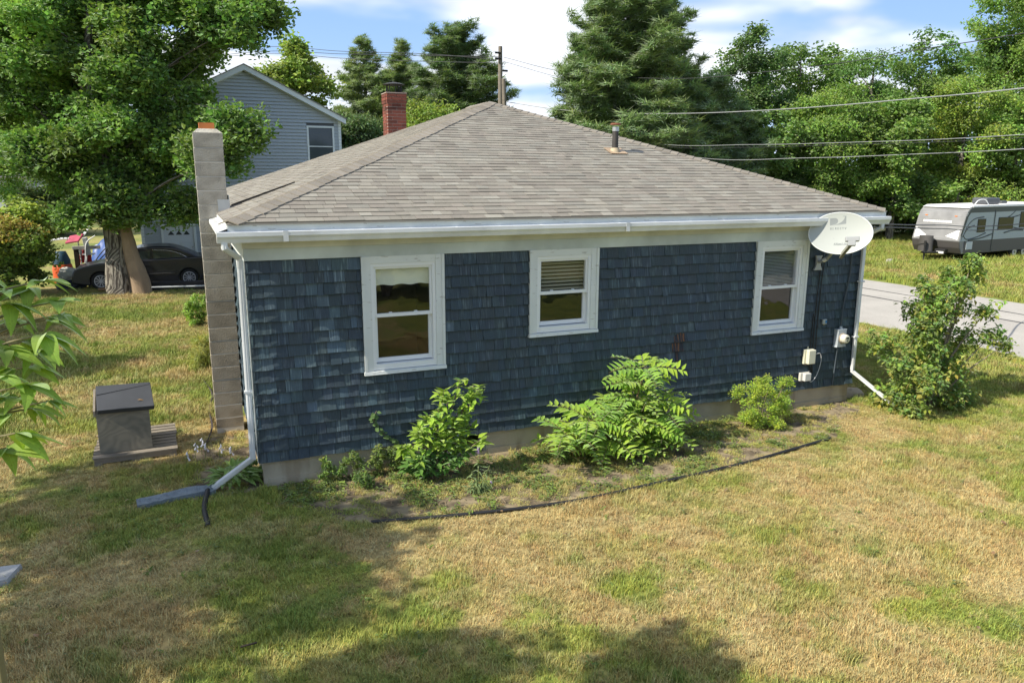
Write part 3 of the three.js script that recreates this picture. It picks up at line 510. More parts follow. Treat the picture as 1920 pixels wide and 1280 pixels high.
// roof
const AF = V(5.15, EAVE.y + EAVE.rise, -5.03), AB = V(5.15, EAVE.y + EAVE.rise, -6.13);
{
  const roof = group('roof', house), E0 = V(EAVE.x0, EAVE.y, EAVE.z0), E1 = V(EAVE.x1, EAVE.y, EAVE.z0), E2 = V(EAVE.x1, EAVE.y, EAVE.zb), E3 = V(EAVE.x0, EAVE.y, EAVE.zb);
  const A = v => [v.x, v.y, v.z];
  const deck = new GB(), dn = -0.006, lo = v => [v.x, v.y + dn, v.z];
  deck.tri(lo(E0), lo(E1), lo(AF)); deck.quad(lo(E1), lo(E2), lo(AB), lo(AF)); deck.tri(lo(E2), lo(E3), lo(AB)); deck.quad(lo(E3), lo(E0), lo(AF), lo(AB));
  deck.quad([E0.x, 3.36, E0.z], [E3.x, 3.36, E3.z], [E2.x, 3.36, E2.z], [E1.x, 3.36, E1.z]);
  const rm = std([1, 1, 1], 0.93, { map: T.asphaltShingle, vertexColors: true, bumpMap: T.speck, bumpScale: 0.002 });
  const dg = deck.geo(); { const c = dg.attributes.color; for (let i = 0; i < c.count; i++) c.setXYZ(i, 0.3, 0.28, 0.25); }
  part('deck', dg, rm, roof);
  seed(51);
  const tones = [[0.29, 0.276, 0.243], [0.268, 0.25, 0.222], [0.318, 0.308, 0.275], [0.255, 0.238, 0.212], [0.284, 0.275, 0.247], [0.296, 0.28, 0.245], [0.278, 0.256, 0.227]];
  // rows on a plane with origin o, along u, up v, normal n; range(v) -> [u0,u1]
  function rows(o, u, v, n, height, range, widths) {
    const out = [], ex = 0.128; let r = 0;
    for (let h = 0; h < height; h += ex, r++) {
      const [a, b] = range(Math.min(height, h + ex * 0.5)); let x = a - rr(0, 0.25);
      while (x < b) {
        const w = pick(widths) * rr(0.9, 1.1), p = Math.max(a, x), q = Math.min(b, x + w); x += w; if (q - p < 0.02) continue;
        const t = rr(0.006, 0.013), k = rr(0.88, 1.12), tone = pick(tones), g = new GB(); g.col = [tone[0] * k, tone[1] * k, tone[2] * k];
        const W = (x, y, z) => { const s = o.clone().addScaledVector(u, x).addScaledVector(v, y).addScaledVector(n, z); return [s.x, s.y, s.z]; };
        const y0 = h + rr(-0.003, 0.003), y1 = h + ex + 0.01, off = [rr(0, 5), rr(0, 5)], pp = p + 0.002, qq = q - 0.002;
        const U = (x, y) => [x + off[0], y + off[1]];
        g.quad(W(pp, y0, t), W(qq, y0, t), W(qq, y1, 0.001), W(pp, y1, 0.001), U(p, y0), U(q, y0), U(q, y1), U(p, y1));
        g.quad(W(pp, y0, -0.004), W(qq, y0, -0.004), W(qq, y0, t), W(pp, y0, t));
        g.tri(W(pp, y0, -0.004), W(pp, y0, t), W(pp, y1, 0.001)); g.tri(W(qq, y0, t), W(qq, y0, -0.004), W(qq, y1, 0.001));
        out.push({ g, size: (q - p) / V(...W((p + q) / 2, h, 0)).distanceTo(EYE) ** 2 });
      }
    }
    return out;
  }
  const vF = V(0, EAVE.rise, -5.23), HF = vF.length(); vF.normalize(); const nF = V(1, 0, 0).cross(vF).normalize();
  const front = rows(E0, V(1, 0, 0), vF, nF, HF, h => [(AF.x - E0.x) * h / HF, (E1.x - E0.x) - (E1.x - AF.x) * h / HF], [0.14, 0.19, 0.25, 0.31, 0.17]);
  front.sort((a, b) => b.size - a.size);
  front.slice(0, 300).forEach(s => part('roof_shingle', s.g.geo(), rm, roof));
  stuff(part('roof_shingle_field', joined(front.slice(300)), rm, roof));
  const vL = V(AF.x - E0.x, EAVE.rise, 0), HL = vL.length(); vL.normalize(); const uL = V(0, 0, 1), nL = uL.clone().cross(vL).normalize();
  const lenL = E0.z - E3.z;
  stuff(part('roof_shingle_field', joined(rows(E3, uL, vL, nL, HL, h => [(AB.z - E3.z) * h / HL, lenL - (E0.z - AF.z) * h / HL], [0.14, 0.2, 0.3, 0.25]).filter(s => { const p = s.g.p; return !(p[0] < 0.06 && p[2] > -2.95 && p[2] < -2.4); })), rm, roof));
  // hip and ridge caps
  function caps(a, b, s1, s2, wide, up) {
    const d = b.clone().sub(a), L = d.length(); d.normalize(); const n = Math.floor(L / 0.145);
    for (let i = 0; i < n; i++) {
      const c0 = a.clone().addScaledVector(d, i * 0.145), c1 = a.clone().addScaledVector(d, i * 0.145 + 0.17), g = new GB(), k = rr(0.78, 1.12); g.col = [0.30 * k, 0.275 * k, 0.24 * k];
      const P = (c, s, w, h) => { const q = c.clone().addScaledVector(s, w); return [q.x, q.y + h, q.z]; };
      const hi = up + 0.016, lw = up + 0.004, off = [rr(0, 4), rr(0, 4)], fl = rr(0.9, 1.05);
      const pts = [P(c0, s1, wide * fl, hi - 0.008), P(c0, s1, 0, hi), P(c0, s2, wide * fl, hi - 0.008), P(c1, s1, wide * fl, lw - 0.008), P(c1, s1, 0, lw), P(c1, s2, wide * fl, lw - 0.008)];
      const U = (x, y) => [x + off[0], y + off[1]];
      g.quad(pts[0], pts[1], pts[4], pts[3], U(0, 0), U(0.15, 0), U(0.15, 0.17), U(0, 0.17)); g.quad(pts[1], pts[2], pts[5], pts[4], U(0.15, 0), U(0.3, 0), U(0.3, 0.17), U(0.15, 0.17));
      const dn = q => [q[0], q[1] - 0.016, q[2]];
      g.quad(dn(pts[0]), dn(pts[1]), pts[1], pts[0]); g.quad(dn(pts[1]), dn(pts[2]), pts[2], pts[1]); g.quad(dn(pts[3]), dn(pts[0]), pts[0], pts[3]); g.quad(dn(pts[2]), dn(pts[5]), pts[5], pts[2]);
      part('ridge_cap', g.geo(), rm, roof);
    }
  }
  const inPlane = (n, d, to) => { const s = n.clone().cross(d).normalize(); if (s.dot(to) < 0) s.negate(); return s; };
  const dL = AF.clone().sub(E0).normalize(), dR = AF.clone().sub(E1).normalize(), vR = V(-(E1.x - AF.x), EAVE.rise, 0).normalize(), nR = V(0, 0, -1).cross(vR).normalize();
  caps(E0.clone().addScaledVector(dL, 0.02), AF, inPlane(nL, dL, V(-1, 0, -1)), inPlane(nF, dL, V(1, 0, 1)), 0.16, 0.018);
  caps(E1.clone().addScaledVector(dR, 0.02), AF, inPlane(nF, dR, V(-1, 0, 1)), inPlane(nR, dR, V(1, 0, -1)), 0.14, 0.014);
  caps(AB, AF, inPlane(nR, V(0, 0, 1), V(1, 0, 0)), inPlane(nL, V(0, 0, 1), V(-1, 0, 0)), 0.15, 0.012);
  // lifted edge of shingles running up from the block chimney, and flashing round it
  { const g = new GB(), o = z => (x, w, h) => { const p = V(x, EAVE.y + (x - EAVE.x0) * EAVE.rise / (AF.x - EAVE.x0), z + w); return [p.x, p.y + h, p.z]; }; g.col = [0.035, 0.033, 0.03];
    const q = (x, w, h) => o(-2.40 - (x) * 0.05)(x, w, h); g.hex([q(0.02, 0.03, 0.012), q(0.95, 0.02, 0.012), q(0.95, -0.01, 0.012), q(0.02, -0.02, 0.012), q(0.02, 0.03, 0.045), q(0.95, 0.02, 0.03), q(0.95, -0.01, 0.03), q(0.02, -0.02, 0.045)]); part('lifted_flap', g.geo(), rm, roof); }
  part('flashing', new GB().box(-0.16, 0.005, 3.33, 3.56, -2.452, -2.446).box(-0.006, 0.002, 3.36, 3.62, -2.87, -2.45).geo(), std([0.55, 0.57, 0.58], 0.35, { metalness: 0.7, map: T.blotch }), roof);
  // plumbing vent
  const vent = group('vent_pipe', house), vx = 6.46, vz = -2.36, vy = EAVE.y + (EAVE.z0 - vz) * EAVE.rise / 5.23; vent.position.set(vx, vy, vz);
  part('pipe', new THREE.CylinderGeometry(0.052, 0.056, 0.46, 20).translate(0, 0.2, 0), std([0.045, 0.04, 0.036], 0.6, { map: T.blotch }), vent);
  part('collar', new THREE.CylinderGeometry(0.058, 0.058, 0.075, 20).translate(0, 0.39, 0), std([0.5, 0.51, 0.52], 0.35, { metalness: 0.7 }), vent);
  part('rain_cap', new THREE.CylinderGeometry(0.085, 0.10, 0.03, 20).translate(0, 0.475, 0), std([0.17, 0.06, 0.03], 0.85, { map: T.blotch }), vent);
  part('boot', new THREE.CylinderGeometry(0.07, 0.11, 0.10, 20).translate(0, 0.02, 0.0), std([0.44, 0.36, 0.24], 0.7, { map: T.blotch }), vent);
  part('flashing', (() => { const g = new THREE.BoxGeometry(0.34, 0.006, 0.30); g.rotateX(Math.atan(EAVE.rise / 5.23)); return g.translate(0.02, 0.022, 0.0); })(), std([0.42, 0.30, 0.19], 0.6, { map: T.blotch }), vent);
}

// ================= THINGS ROUND THE HOUSE =================
// block chimney beside the left wall
{
  const t = thing('block_chimney', 'tall narrow grey concrete block chimney standing beside the blue wall', 'chimney', [-0.424, 0, -2.46]);
  seed(61); const bm = std([1, 1, 1], 0.93, { map: T.block, vertexColors: true, bumpMap: T.speck, bumpScale: 0.005 });
  const top = 4.502, k = 0.2032, w = 0.398, core = new GB();
  for (let i = 0; i < 22; i++) {
    const y1 = top - i * k - 0.004, y0 = i === 21 ? y1 - 0.15 : top - (i + 1) * k + 0.004, g = new GB();
    const warm = sstep(5, 13, i + rr(-1, 1)), q = rr(0.86, 1.12), c = mix3([0.315, 0.30, 0.265], [0.295, 0.258, 0.203], warm); g.col = [c[0] * q, c[1] * q, c[2] * q];
    const j = rr(-0.003, 0.003), b = 0.006, X0 = j, X1 = w + j, Z0 = -w, Z1 = j, off = [rr(0, 9), rr(0, 9)];
    // chamfered block
    g.hex([[X0 + b, y0, Z1 - b], [X1 - b, y0, Z1 - b], [X1 - b, y0, Z0 + b], [X0 + b, y0, Z0 + b], [X0, y0 + b, Z1], [X1, y0 + b, Z1], [X1, y0 + b, Z0], [X0, y0 + b, Z0]], off);
    g.hex([[X0, y0 + b, Z1], [X1, y0 + b, Z1], [X1, y0 + b, Z0], [X0, y0 + b, Z0], [X0, y1 - b, Z1], [X1, y1 - b, Z1], [X1, y1 - b, Z0], [X0, y1 - b, Z0]], off);
    g.hex([[X0, y1 - b, Z1], [X1, y1 - b, Z1], [X1, y1 - b, Z0], [X0, y1 - b, Z0], [X0 + b, y1, Z1 - b], [X1 - b, y1, Z1 - b], [X1 - b, y1, Z0 + b], [X0 + b, y1, Z0 + b]], off);
    part('block', g.geo(), bm, t);
  }
  core.box(0.004, w - 0.004, -0.1, top - 0.006, -w + 0.004, -0.004); part('mortar', core.geo(), std([0.46, 0.44, 0.40], 0.95), t);
  const cap = new GB(), Y = top; cap.hex([[0.0, Y, 0], [w, Y, 0], [w, Y, -w], [0, Y, -w], [0.07, Y + 0.06, -0.07], [w - 0.07, Y + 0.06, -0.07], [w - 0.07, Y + 0.06, -w + 0.07], [0.07, Y + 0.06, -w + 0.07]]);
  part('mortar_cap', cap.geo(), std([0.42, 0.40, 0.34], 0.95, { map: T.block, bumpMap: T.speck, bumpScale: 0.008 }), t);
  const fl = new GB(), a = 0.095, b = w - 0.095, c = 0.02; fl.box(a, b, Y + 0.05, Y + 0.145, -a - c, -a); fl.box(a, b, Y + 0.05, Y + 0.145, -b, -b + c); fl.box(a, a + c, Y + 0.05, Y + 0.145, -b + c, -a - c); fl.box(b - c, b, Y + 0.05, Y + 0.145, -b + c, -a - c);
  part('flue_liner', fl.geo(), std([0.62, 0.205, 0.06], 0.85, { map: T.blotch }), t);
}
// brick chimney on the far slope of the roof
{
  const t = thing('brick_chimney', 'red brick chimney with black metal rain cap behind the roof slope', 'chimney', [3.82, 0, -8.0]);
  seed(62); const bm = std([1, 1, 1], 0.9, { map: T.brick, vertexColors: true }), w = 0.44, y0 = 4.35, rows = 19, rh = 0.0725;
  part('mortar', bx(0.008, w - 0.008, y0, y0 + rows * rh + 0.003, -w + 0.008, -0.008), std([0.50, 0.44, 0.39], 0.95), t);
  for (let r = 0; r < rows; r++) {
    const y = y0 + r * rh, e = r >= rows - 3 ? 0.014 : 0, n = 2, bw = (w + 2 * e) / n;
    for (const face of [0, 1]) for (let i = 0; i < n + (r % 2); i++) {
      let a = -e + (i - (r % 2) * 0.5) * bw, b = a + bw; a = Math.max(a, -e); b = Math.min(b, w + e); if (b - a < 0.03) continue;
      const g = new GB(), q = rr(0.7, 1.25), dark = r > 13 && r < 17 && rnd() < 0.5 || r < 5 && face === 0 && i < 2 ? rr(0.4, 0.7) : 1; g.col = [0.20 * q * dark, 0.058 * q * dark, 0.037 * q * dark];
      const y1 = y + rh - 0.011, o = [rr(0, 4), rr(0, 4)];
      if (face === 0) g.box(a + 0.005, b - 0.005, y, y1, -0.1, 0.003 + e, o); else g.box(-0.003 - e, 0.09, y, y1, a - w + 0.005, b - w - 0.005 - (i === n - 1 + (r % 2) ? 0.098 : 0), o);
      if (face === 1 && b - a < 0.12 && i === n - 1 + (r % 2)) continue;
      part('brick', g.geo(), bm, t);
    }
  }
  const top = y0 + rows * rh;
  part('crown_slab', bx(-0.02, w + 0.02, top + 0.003, top + 0.02, -w - 0.02, 0.02), std([0.40, 0.30, 0.26], 0.95), t);
  for (const [x, z] of [[0.08, -0.08], [0.36, -0.08], [0.08, -0.36], [0.36, -0.36], [0.22, -0.07], [0.07, -0.22], [0.37, -0.22]]) part('cap_post', bx(x - 0.008, x + 0.008, top + 0.02, top + 0.20, z - 0.008, z + 0.008), M.black, t);
  part('rain_cap', new THREE.LatheGeometry([[0.001, 0.205], [0.08, 0.20], [0.17, 0.182], [0.245, 0.155], [0.25, 0.145], [0.0, 0.155]].map(p => new THREE.Vector2(...p)), 20).translate(w / 2, top + 0.055, -w / 2), M.black, t);
  part('lead_flashing', (() => { const g = new GB(); g.hex([[-0.012, 4.3, 0.01], [w + 0.012, 4.3, 0.01], [w + 0.012, 4.3, -w], [-0.012, 4.3, -w], [-0.012, 4.80, 0.01], [w + 0.012, 4.86, 0.01], [w + 0.012, 4.86, -w], [-0.012, 4.80, -w]]); return g.geo(); })(), std([0.07, 0.068, 0.066], 0.6), t);
}
// satellite dish
{
  const c = at(1575.5, 438.5, 12.12), t = thing('satellite_dish', 'grey-white oval satellite dish on an arm bolted to the blue wall', 'satellite dish', [8.99, 2.52, 0.0]);
  const o = c.clone().sub(t.position), n = V(-0.60, 0.30, 0.74).normalize();
  const canvas = document.createElement('canvas'); canvas.width = 1024; canvas.height = 720; const x = canvas.getContext('2d');
  x.fillStyle = '#adb1ac'; x.fillRect(0, 0, 1024, 720);
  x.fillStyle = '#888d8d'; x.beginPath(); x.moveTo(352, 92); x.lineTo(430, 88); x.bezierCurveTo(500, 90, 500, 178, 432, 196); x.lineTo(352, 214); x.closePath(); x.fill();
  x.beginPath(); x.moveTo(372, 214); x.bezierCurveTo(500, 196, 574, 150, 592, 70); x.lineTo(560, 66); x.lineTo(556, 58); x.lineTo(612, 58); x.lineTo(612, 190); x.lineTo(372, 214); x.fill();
  x.fillStyle = '#6d7474'; x.font = 'bold 50px sans-serif'; let k = 0; for (const ch of 'DIRECTV') x.fillText(ch, 352 + (k++) * 39, 284);
  x.fillStyle = '#565c5e'; x.font = 'italic bold 54px serif'; x.fillText('SlimLine', 402, 560);
  x.fillStyle = '#a0a5a5'; for (const [a, b] of [[408, 440], [470, 640], [640, 640]]) { x.beginPath(); x.arc(a, b, 7, 0, 7); x.fill(); }
  const map = new THREE.CanvasTexture(canvas); map.colorSpace = THREE.SRGBColorSpace; map.magFilter = THREE.LinearFilter;
  const RX = 0.475, RY = 0.335, depth = 0.055, pos = [], uv = [], idx = [], NR = 12, NA = 56;
  for (let i = 0; i <= NR; i++) for (let j = 0; j <= NA; j++) { const r = i / NR, a = j / NA * 6.28319, X = r * Math.cos(a) * RX, Y = r * Math.sin(a) * RY; pos.push(X, Y, depth * r * r); uv.push(X / RX / 2 + 0.5, Y / RY / 2 + 0.5); if (i < NR && j < NA) { const A = i * (NA + 1) + j, B = A + NA + 1; idx.push(A, B, A + 1, A + 1, B, B + 1); } }
  const g = new THREE.BufferGeometry(); g.setAttribute('position', new THREE.Float32BufferAttribute(pos, 3)); g.setAttribute('uv', new THREE.Float32BufferAttribute(uv, 2)); g.setIndex(idx); g.computeVertexNormals();
  const basis = new THREE.Matrix4(); { const zx = n, xx = V(0.0, 1, 0).cross(zx).normalize(), yy = zx.clone().cross(xx); basis.makeBasis(xx, yy, zx).setPosition(o); basis.multiply(new THREE.Matrix4().makeRotationZ(0.06)); }
  const P = (x, y, z) => V(x, y, z).applyMatrix4(basis), bg = g.clone().scale(1, 1, 1).translate(0, 0, -0.012);
  const refl = part('reflector', g.applyMatrix4(basis), std([1, 1, 1], 0.55, { map, side: THREE.DoubleSide }), t);
  part('back_shell', bg.applyMatrix4(basis), std([0.20, 0.21, 0.22], 0.6, { side: THREE.DoubleSide }), t);
  const rim = []; for (let j = 0; j < 48; j++) { const a = j / 48 * 6.28319; rim.push(P(RX * Math.cos(a), RY * Math.sin(a), depth - 0.006)); } part('rim', tube(rim, 0.009, 96, 6, true), std([0.62, 0.64, 0.63], 0.5), t);
  const dk = std([0.09, 0.095, 0.10], 0.5), sv = std([0.36, 0.37, 0.38], 0.45, { metalness: 0.5 });
  const feed = P(0.10, -0.25, 0.44), root = P(0.01, -RY - 0.035, -0.02);
  part('feed_arm', sweep([root, P(0.03, -RY + 0.0, 0.12), feed], [[-0.022, -0.028], [0.022, -0.028], [0.022, 0.028], [-0.022, 0.028]], V(0, 1, 0.3)), std([0.20, 0.20, 0.15], 0.5), t);
  const lnb = group('receiver_head', t); { const b2 = basis.clone().setPosition(feed); const s = [rbox(0.20, 0.075, 0.07, 0.012, 0.01, 0.06, 0), rbox(0.11, 0.075, 0.06, 0.01, 0.0, -0.01, 0.01)]; part('housing', merge(s).applyMatrix4(b2), std([0.33, 0.34, 0.34], 0.5), lnb); }
  part('mast', tube([V(0.02, 0.02, 0.05), V(0.035, 0.06, 0.16), P(0, -RY * 0.4, -0.12)].map(p => p), 0.028, 20, 10), sv, t);
  part('mast_sleeve', tube([V(0.03, 0.048, 0.13), V(0.034, 0.085, 0.2)], 0.033, 4, 10), std([0.7, 0.71, 0.7], 0.5), t);
  part('dish_bracket', new THREE.BoxGeometry(0.2, 0.16, 0.1).applyMatrix4(basis.clone().multiply(new THREE.Matrix4().makeTranslation(0, -RY * 0.55, -0.06))), dk, t);
  const mb = new THREE.Shape([[-0.05, 0.12], [0.085, 0.12], [0.06, 0.06], [0.06, -0.05], [0.10, -0.12], [-0.075, -0.12], [-0.03, -0.05], [-0.03, 0.06]].map(p => new THREE.Vector2(...p)));
  part('wall_plate', new THREE.ExtrudeGeometry(mb, { depth: 0.03, bevelEnabled: true, bevelSize: 0.004, bevelThickness: 0.004, bevelSegments: 1 }).translate(0, 0, 0.016), sv, t);
  part('brace', tube([V(0.02, 0.28, 0.022), P(0.0, -RY * 0.7, -0.07)], 0.009, 4, 6), sv, t);
  part('brace_foot', new THREE.CylinderGeometry(0.035, 0.035, 0.02, 12).rotateX(Math.PI / 2).translate(0.02, 0.28, 0.022), sv, t);
}
// electric meter and boxes on the wall
{
  const grey = std([0.38, 0.42, 0.45], 0.5), t = thing('electric_meter', 'grey electric meter box with a round glass dial on the blue wall', 'meter', [9.63, 1.20, 0.012]);
  const s = new THREE.Shape([[-0.095, 0.15], [0.095, 0.15], [0.088, 0.13], [0.088, -0.12], [0.1, -0.15], [-0.1, -0.15], [-0.088, -0.12], [-0.088, 0.13]].map(p => new THREE.Vector2(...p)));
  part('housing', new THREE.ExtrudeGeometry(s, { depth: 0.085, bevelEnabled: true, bevelSize: 0.006, bevelThickness: 0.006, bevelSegments: 2 }), grey, t);
  part('ring', new THREE.TorusGeometry(0.083, 0.011, 8, 28).translate(0.012, 0.0, 0.096), std([0.34, 0.27, 0.2], 0.5), t);
  part('dial_cover', new THREE.LatheGeometry([[0.001, 0.1], [0.05, 0.1], [0.068, 0.092], [0.077, 0.07], [0.08, 0.0]].map(p => new THREE.Vector2(...p)), 28).rotateX(Math.PI / 2).translate(0.012, 0, 0.097), std([0.66, 0.64, 0.52], 0.18), t);
  part('dial', new GB().box(-0.018, 0.045, 0.005, 0.035, 0.1965, 0.2).box(0.0, 0.03, -0.035, -0.018, 0.1965, 0.2).geo(), std([0.05, 0.05, 0.045], 0.5), t);
  part('hub', cyl(0.03, 0.022, 0.05, 0, 0.152, 0.045), grey, t);
  solo('meter_conduit', tube([[9.63, 1.40, 0.055], [9.66, 1.75, 0.034], [9.74, 2.3, 0.032], [9.76, 2.9, 0.032], [9.80, 3.02, 0.07]], 0.013, 20, 8), std([0.05, 0.065, 0.08], 0.5), 'dark conduit running from the electric meter up to the eave', 'conduit');
  solo('ground_conduit', tube([[9.61, 1.05, 0.045], [9.605, 0.75, 0.03], [9.585, 0.36, 0.03]], 0.011, 10, 8), std([0.07, 0.09, 0.11], 0.5), 'thin painted conduit dropping below the electric meter', 'conduit');
  const u = thing('utility_box', 'cream plastic utility box with side latches, higher of two', 'utility box', [8.955, 0.80, 0.014]);
  const cream = std([0.62, 0.60, 0.45], 0.5);
  part('back_tray', rbox(0.20, 0.255, 0.05, 0.012, 0.0, 0.128, 0.025), cream, u); part('cover', rbox(0.155, 0.245, 0.075, 0.014, 0.018, 0.128, 0.075), std([0.66, 0.645, 0.50], 0.45), u); part('lug', rbox(0.022, 0.05, 0.012, 0.004, 0, 0.27, 0.01), cream, u); part('gasket', bx(-0.08, 0.08, -0.012, 0.003, 0.012, 0.075), std([0.035, 0.028, 0.022], 0.8), u);
  const v = thing('utility_box', 'pale grey utility box low on the wall near the foundation', 'utility box', [8.905, 0.505, 0.014]);
  part('back_tray', rbox(0.20, 0.145, 0.05, 0.012, 0, 0.073, 0.025), std([0.58, 0.56, 0.50], 0.5), v); part('cover', rbox(0.14, 0.135, 0.065, 0.012, 0.022, 0.073, 0.072), std([0.62, 0.61, 0.57], 0.45), v); part('gasket', bx(-0.08, 0.08, -0.008, 0.002, 0.012, 0.07), std([0.035, 0.028, 0.022], 0.8), v);
  const w = thing('splitter_box', 'tiny grey cable splitter with a blue label on the blue wall', 'splitter', [9.265, 1.46, 0.014]);
  part('body', rbox(0.085, 0.085, 0.035, 0.008, 0, 0.045, 0.018), std([0.36, 0.39, 0.36], 0.5), w); part('label_plate', bx(0.002, 0.035, 0.02, 0.07, 0.0355, 0.038), std([0.03, 0.18, 0.42], 0.5), w); part('terminal', cyl(0.007, 0.007, 0.02, -0.005, -0.018, 0.018, 8), std([0.5, 0.36, 0.1], 0.4, { metalness: 0.6 }), w);
  // cables
  const lines = [[[9.10, 3.02, 0.05], [9.10, 2.72, 0.03], [9.065, 2.2, 0.026], [9.055, 1.3, 0.026], [9.075, 0.86, 0.03], [9.09, 0.62, 0.03]], [[9.15, 2.70, 0.05], [9.13, 2.3, 0.026], [9.115, 1.4, 0.026], [9.12, 0.95, 0.03], [9.07, 0.78, 0.04], [9.0, 0.62, 0.05]], [[9.01, 1.66, 0.028], [9.005, 1.1, 0.026], [9.01, 0.8, 0.026], [9.04, 0.62, 0.03]]];
  lines.forEach((l, i) => solo('dish_cable', tube(l, 0.008, 40, 6), M.black, ['black cable hanging from the eave to the wall boxes', 'black cable hanging from the dish arm to the wall boxes', 'black cable rising beside the higher utility box'][i], 'cable'));
  solo('grey_cable', tube([[9.12, 0.95, 0.04], [9.21, 0.96, 0.05], [9.25, 0.85, 0.05], [9.20, 0.62, 0.05], [9.12, 0.50, 0.05], [9.05, 0.47, 0.05], [9.03, 0.56, 0.04], [9.02, 0.66, 0.03]], 0.007, 40, 6), std([0.45, 0.46, 0.46], 0.5), 'loop of light grey cable beside the wall boxes', 'cable');
  solo('box_cable', tube([[8.90, 0.80, 0.05], [8.97, 0.76, 0.03], [9.06, 0.70, 0.03], [9.05, 0.56, 0.04], [8.99, 0.50, 0.05], [8.88, 0.49, 0.05]], 0.006, 30, 6), M.black, 'thin black cable linking the two utility boxes', 'cable');
}
// plywood bin on a pallet
{
  const wd = std([1, 1, 1], 0.92, { map: T.greyWood, bumpMap: T.grainBump, bumpScale: 0.003 });
  const t = thing('wooden_pallet', 'weathered grey wooden pallet lying on the grass', 'pallet', [-1.53, 0, -2.27], 0.02);
  seed(71);
  for (const z of [-0.56, 0, 0.56]) part('runner', bx(-0.52, 0.52, 0.022, 0.095, z - 0.03, z + 0.03), wd, t);
  for (let i = 0; i < 3; i++) part('bottom_board', bx([-0.52, -0.05, 0.42][i], [-0.52, -0.05, 0.42][i] + 0.1, 0.0, 0.02, -0.61, 0.61, [i, i]), wd, t);
  for (let i = 0; i < 9; i++) { const z = -0.61 + i * 0.137; part('deck_board', bx(-0.53 + rr(-0.01, 0.01), 0.53 + rr(-0.01, 0.01), 0.097 + rr(0, 0.003), 0.118, z, z + 0.095 + (i === 8 ? 0.03 : 0), [rr(0, 4), rr(0, 4)]), wd, t); }
  const b = thing('plywood_bin', 'plywood bin with a sloping black lid standing on the pallet', 'bin', [-1.635, 0.1185, -1.80], 0.055);
  const W = 0.66, D = 0.62, H = 0.58, ply = std([1, 1, 1], 0.85, { map: T.plywood }), B = 0.165; b.position.y = 0.1185;
  // sides slope up to the back
  part('front_panel', bx(-W / 2, W / 2, 0, H, -0.014, 0.0), ply, b);
  part('back_panel', bx(-W / 2, W / 2, 0, H + B, -D, -D + 0.014), ply, b);
  for (const s of [-1, 1]) { const g = new GB(), x0 = s < 0 ? -W / 2 : W / 2 - 0.014, x1 = x0 + 0.014; g.hex([[x0, 0, -0.015], [x1, 0, -0.015], [x1, 0, -D + 0.015], [x0, 0, -D + 0.015], [x0, H, -0.015], [x1, H, -0.015], [x1, H + B, -D + 0.015], [x0, H + B, -D + 0.015]]); part('side_panel', g.geo(), ply, b); }
  { const g = new GB(); g.hex([[-W / 2 - 0.03, H - 0.03, 0.005], [-W / 2 - 0.002, H - 0.03, 0.005], [-W / 2 - 0.002, H + B - 0.05, -D], [-W / 2 - 0.03, H + B - 0.05, -D], [-W / 2 - 0.03, H + 0.05, 0.005], [-W / 2 - 0.002, H + 0.05, 0.005], [-W / 2 - 0.002, H + B + 0.04, -D], [-W / 2 - 0.03, H + B + 0.04, -D]]); part('side_cleat', g.geo(), wd, b); }
  const lid = group('lid', b); lid.position.set(0.045, H + 0.004, 0.03); lid.rotation.set(Math.atan(B / D), 0.03, -0.05);
  const lm = std([0.045, 0.047, 0.052], 0.5, { map: T.blotch }); part('panel', rbox(0.71, 0.062, 0.70, 0.008, 0, 0.034, -0.33), lm, lid);
  { const g = new GB(); g.hex([[-0.35, 0.0655, -0.40], [0.33, 0.0655, -0.60], [0.345, 0.0655, -0.665], [-0.35, 0.0655, -0.665], [-0.35, 0.074, -0.40], [0.33, 0.069, -0.60], [0.345, 0.069, -0.665], [-0.35, 0.069, -0.665]]); part('roofing_flap', g.geo(), lm, lid); }
  const twig = leafGeo(0.1, 0.03, { n: 3 }); part('dead_leaf', twig.translate(0.15, 0.08, -0.16), std([0.30, 0.17, 0.06], 0.9, { side: THREE.DoubleSide }), lid);
}
